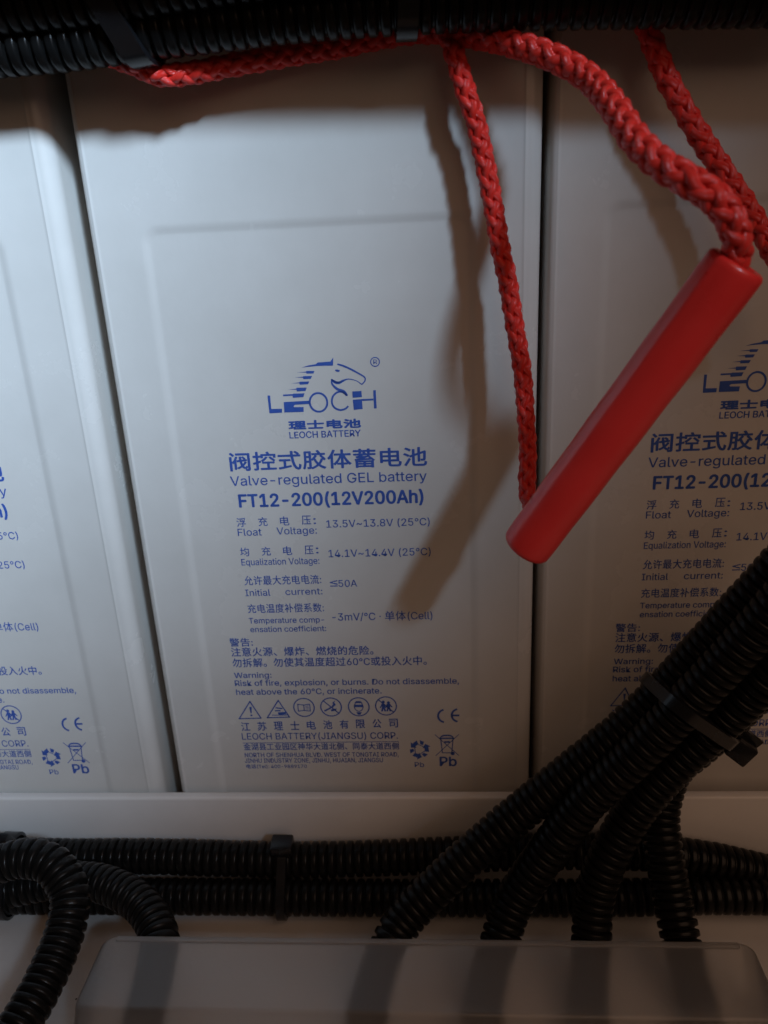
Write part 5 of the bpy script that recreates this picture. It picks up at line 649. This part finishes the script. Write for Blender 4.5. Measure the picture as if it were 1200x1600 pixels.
    r.stroke([(c[0] - 2.3, c[1] + 3.2), (c[0] - 1.2, c[1] + 3.9), (c[0] + 1.1, c[1] + 3.9), (c[0] + 2.2, c[1] + 3.2)], [.4, .6, .6, .4]); r.disc((c[0] + 1.9, c[1] - 3.6), .75, .75)
    r.poly([(c[0] - 1.0, c[1] + 1.6), (c[0] + 1.0, c[1] + 1.6), (c[0] + 1.0, c[1] + .9), (c[0] - 1.0, c[1] + .9)])
    b = blocks.pop('recycle'); r.v, r.f = r.v, r.f
    o = len(r.v); r.v += b.v; r.f += [[q + o for q in f] for f in b.f]
    for key, pr in blocks.items(): out.append((names[key], pr.mesh(names[key])))
    out.append(('hazard_pictograms', w.mesh('hazard_pictograms')))
    out.append(('recycling_marks', r.mesh('recycling_marks')))
    return out
CASE = case_mesh()
PRINTS = print_meshes()
for loc, lab in (((0, 0, 0), 'white battery in the middle with its whole blue printed label in view'),
                 ((-.1330, -.0028, -.0003), 'white battery at the left edge, showing only the ends of its blue text lines'),
                 ((.1300, .0048, .0007), 'white battery behind the red grip, its lower label hidden by black conduits')):
    b = thing('battery', lab, 'battery', loc, 'white batteries standing side by side')
    link('case', CASE, None, b)
    for nm, me in PRINTS: link(nm, me, None, b)

# ---------------------------------------------------------------- conduits and ties
G = 'black corrugated conduits'
conduit('corrugated_conduit', TOPA, 'black corrugated conduit along the top edge, upper of the top pair, bluish ribs', G, seed=1, pitch=3.2)
conduit('corrugated_conduit', TOPB, 'black corrugated conduit across the top, lower of the top pair, above the red rope', G, seed=2, pitch=3.2)
conduit('corrugated_conduit', HOA, 'black corrugated conduit lying level against the white shelf lip', G, seed=3, pitch=3.1)
conduit('corrugated_conduit', HOB, 'black corrugated conduit lying level on the shelf, below the one against the lip', G, seed=4, pitch=3.1)
conduit('corrugated_conduit', DA, 'black slanting conduit, uppermost and longest of the four entering the frosted cover', G, seed=5)
conduit('corrugated_conduit', DB, 'black slanting conduit, second from the left of the four tied together', G, seed=6)
conduit('corrugated_conduit', DC, 'black slanting conduit, third from the left of the four tied together', G, seed=7)
conduit('corrugated_conduit', DD, 'black conduit rising behind the slanting bundle, rightmost to enter the frosted cover', G, seed=8)
conduit('corrugated_conduit', LE, 'black conduit bending down past the left side of the frosted cover', G, seed=9)
conduit('corrugated_conduit', LF, 'short black conduit curving into the left end of the frosted cover', G, seed=10)

def at_path(path, i):
    """Point (mm) and tangent on a conduit nearest to path point i."""
    C, _ = dense(path, 1.0)
    p = np.array(path[i][:3] if isinstance(i, int) else i)
    k = int(np.argmin(np.linalg.norm(C[:, :3] - p, axis=1))); k = min(max(k, 1), len(C) - 2)
    t = C[k + 1, :3] - C[k - 1, :3]
    return C[k, :3], t / np.linalg.norm(t)
def hull2(pts):
    pts = sorted(map(tuple, pts))
    def half(ps):
        h = []
        for p in ps:
            while len(h) > 1 and (h[-1][0] - h[-2][0]) * (p[1] - h[-2][1]) - (h[-1][1] - h[-2][1]) * (p[0] - h[-2][0]) <= 0: h.pop()
            h.append(p)
        return h[:-1]
    return half(pts) + half(pts[::-1])
def tie(label, paths, centre, width, head_dir, tail_len=0.0, rad=6.15, slant=0.0, head=(5.5, 4.2, 4.5), tail_dir=None):
    C0, T0 = at_path(paths[0], centre)
    ctr, tn = [], T0
    for p in paths:
        c, t = at_path(p, C0); 
        ctr.append(c)
    tn = Vector(T0).normalized()
    hd = Vector(head_dir); hd = (hd - tn * hd.dot(tn)).normalized(); sd = tn.cross(hd)
    o = Vector(np.mean(ctr, axis=0))
    pts = []
    for c in ctr:
        d = Vector(c) - o
        for i in range(28):
            a = 6.2832 * i / 28; pts.append((d.dot(hd) + rad * math.cos(a), d.dot(sd) + rad * math.sin(a)))
    H = hull2(pts)
    t = thing('cable_tie', label, 'cable tie', tuple(o * MM), 'black cable ties')
    vs, fs, n = [], [], len(H)
    for i, (a, b) in enumerate(H):
        L = math.hypot(a, b); k = (L + 1.1) / L
        sl = slant * b
        for kk, w in ((1, -width / 2), (1, width / 2), (k, width / 2 - .3), (k, -width / 2 + .3)):
            vs.append(tuple((hd * a * kk + sd * b * kk + tn * (w + sl)) * MM))
    for i in range(n):
        j = (i + 1) % n
        for q in range(4):
            r = (q + 1) % 4
            fs.append([4 * i + q, 4 * j + q, 4 * j + r, 4 * i + r])
    me = mesh('band', vs, fs)
    bm = bmesh.new(); bm.from_mesh(me); bmesh.ops.recalc_face_normals(bm, faces=bm.faces[:]); bm.to_mesh(me); bm.free()
    link('band', me, M_TIE, t); sharp(me, 40)
    a, b = max(H, key=lambda p: p[0])
    basis = Matrix((hd, sd, tn)).transposed().to_4x4()
    hx, hy, hz = head
    bm = box_bm(-hx * .3, hx * .7, -hy / 2 - .4, hy / 2 + .4, -hz / 2, hz / 2, 0.7, 2)
    bmesh.ops.transform(bm, matrix=Matrix.Scale(MM, 4) @ basis, verts=bm.verts[:])
    me = bm_mesh('head', bm); h = link('head', me, M_TIE, t, tuple((hd * (a + .6) + sd * b + tn * slant * b) * MM)); sharp(me, 40)
    if tail_len:
        td = Vector(tail_dir).normalized(); n2 = td.cross(tn).normalized(); w2 = td.cross(n2)
        bs = Matrix((td, w2, n2)).transposed().to_4x4()
        bm = box_bm(0, tail_len, -width / 2, width / 2, -.6, .6, 0.25, 1)
        for v in bm.verts: v.co.z -= 0.012 * v.co.x ** 2
        bmesh.ops.transform(bm, matrix=Matrix.Scale(MM, 4) @ bs, verts=bm.verts[:])
        me = bm_mesh('tail', bm); link('tail', me, M_TIE, t, tuple((hd * (a - .5) + sd * b) * MM)); sharp(me, 40)
    return t
tie('wide black cable tie round the top conduits, above the left end of the red rope', [TOPB, TOPA], TIE_TL, 6.5, (0, .6, .7), rad=6.2, slant=-0.3)
tie('black cable tie on the dark top conduits, above where the red rope divides', [TOPB, TOPA], TIE_TR, 5.5, (0, .6, .7), rad=6.2, slant=0.1)
tie('black cable tie on the level conduits with its square head standing up against the lip', [HOA, HOB], TIE_H, 3.6, (0, -.25, 1.0), rad=6.2, head=(5.0, 5.5, 7.5))
tie('black cable tie at the far left with its blocky head beside the bent conduit', [HOA, HOB], TIE_L, 6.0, (0, -.6, 1.0), rad=6.6, head=(9.5, 6.5, 8.0))
tie('glossy black cable tie binding the slanting conduits, its stub pointing down right', [DB, DA, DC, DD], TIE_D, 4.2, (.5, -.25, -.85), 7.0, rad=6.2, slant=-0.3, head=(7.0, 7.5, 7.0), tail_dir=(.7, -.1, -.62))

# ---------------------------------------------------------------- frosted cover
def cover():
    t = thing('frosted_cover', 'frosted translucent plastic cover over the conduit ends at the bottom', 'cover')
    xl, xr, yb, yf, zt, zb = -69.0, 119.6, -59.5, -82.5, -150.0, -177.0
    bm = bmesh.new()
    def outline(e, z, r, ef=None):
        ef = e if ef is None else ef
        pts = []
        for cx, cy, a0 in ((xl - e + r, yb - r, 90), (xl - e + r, yf - ef + r, 180), (xr + e - r, yf - ef + r, 270), (xr + e - r, yb - r, 0)):
            for i in range(6):
                a = math.radians(a0 + 18 * i); pts.append(bm.verts.new(((cx + r * math.cos(a)) * MM, (cy + r * math.sin(a)) * MM, z * MM)))
        return pts
    L = [outline(-2.0, zt, 3.0, -1.5), outline(-1.0, zt, 3.0, -1.0), outline(-.3, zt - .4, 3.0, -.3), outline(0, zt - 1.2, 3.0, 0), outline(5.0, zb + 1.2, 4.0, 4.0), outline(10.0, zb + 1.0, 5.0, 9.0), outline(10.0, zb, 5.0, 9.0)]
    bm.faces.new(L[0])
    n = len(L[0])
    for a, b in zip(L, L[1:]):
        for i in range(n):
            if i == n - 1 and a is not L[0] and a is not L[1] and a is not L[2]: continue   # open at the back
            bm.faces.new((a[i], a[(i + 1) % n], b[(i + 1) % n], b[i]))
    bmesh.ops.recalc_face_normals(bm, faces=bm.faces[:])
    if sum(f.normal.z for f in bm.faces if len(f.verts) > 8) < 0: bmesh.ops.reverse_faces(bm, faces=bm.faces[:])
    me = bpy.data.meshes.new('shell'); bm.to_mesh(me); bm.free()
    o = link('shell', me, M_LID, t); sharp(me, 60)
    me = bm_mesh('rim', box_bm((xl + 4) * MM, (xr - 4) * MM, (yb - 1.5) * MM, (yb + .25) * MM, (zt - .9) * MM, (zt + .45) * MM, .0004, 2)); link('rim', me, M_LID, t); sharp(me)
    return t
cover()

# ---------------------------------------------------------------- ropes and grip
h = thing('pull_cord', 'red braided cord loop with a red plastic grip hanging before the batteries', 'pull cord')
link('rope', rope_mesh('rope', ROPE), M_ROPE, h, smooth=True)
link('loose_fibres', fuzz_mesh('loose_fibres', ROPE, 900, 5), M_ROPE, h, kind='stuff')
def grip_mesh():
    a, b = [np.array(p) for p in GRIP]
    ax = b - a; L = np.linalg.norm(ax); ax /= L
    view = (a + b) / 2 - np.array(CAM_AT) * 1000; view /= np.linalg.norm(view)
    s = np.cross(ax, view); s /= np.linalg.norm(s)
    u = -view + ax * view.dot(ax); u /= np.linalg.norm(u)
    if s[0] > 0: s = -s           # s: towards the left of the grip, u: towards the viewer
    ns = 56
    prof = [(-.4, 3.5), (-.9, 4.2), (-.95, 5.2), (-.7, 5.75), (-.1, 6.1), (.8, 6.2)]
    prof += [(x, 6.2 + .05 * math.sin(x * .35)) for x in np.linspace(4, L - 4, 26)]
    prof += [(L - .8, 6.2), (L + .1, 6.1), (L + .7, 5.75), (L + .95, 5.2), (L + .9, 4.4), (L + .3, 3.6), (L - 6, 3.5)]
    prof = [(6.0, 3.5)] + prof
    V = []
    for x, r in prof:
        f = min(max((L - 8 - x) / (L * .8), 0), 1)            # the moulded ridge fades towards the lower end
        for i in range(ns):
            t = 2 * math.pi * i / ns
            g = math.atan2(math.sin(t - RIDGE), math.cos(t - RIDGE))
            k = 1 + f * (.05 * math.exp(-(g / .12) ** 2) - .04 * math.exp(-((g - .45) / .34) ** 2))
            V.append(a + ax * x + (u * math.cos(t) + s * math.sin(t)) * (r * k if r > 4 else r))
    V, fs = ring_mesh('grip', np.array(V) * MM, len(prof), ns, caps=False)
    me = mesh('grip', V.tolist(), fs)
    bm = bmesh.new(); bm.from_mesh(me); bmesh.ops.recalc_face_normals(bm, faces=bm.faces[:]); bm.to_mesh(me); bm.free()
    return me
link('grip', grip_mesh(), M_GRIP, h, smooth=True)
r2 = thing('hanging_rope', 'darker red braided rope hanging in shade at the upper right, behind the grip cord', 'rope')
link('strand', rope_mesh('strand', ROPE2), M_ROPE, r2, smooth=True)
link('loose_fibres', fuzz_mesh('loose_fibres', ROPE2, 260, 9), M_ROPE, r2, kind='stuff')
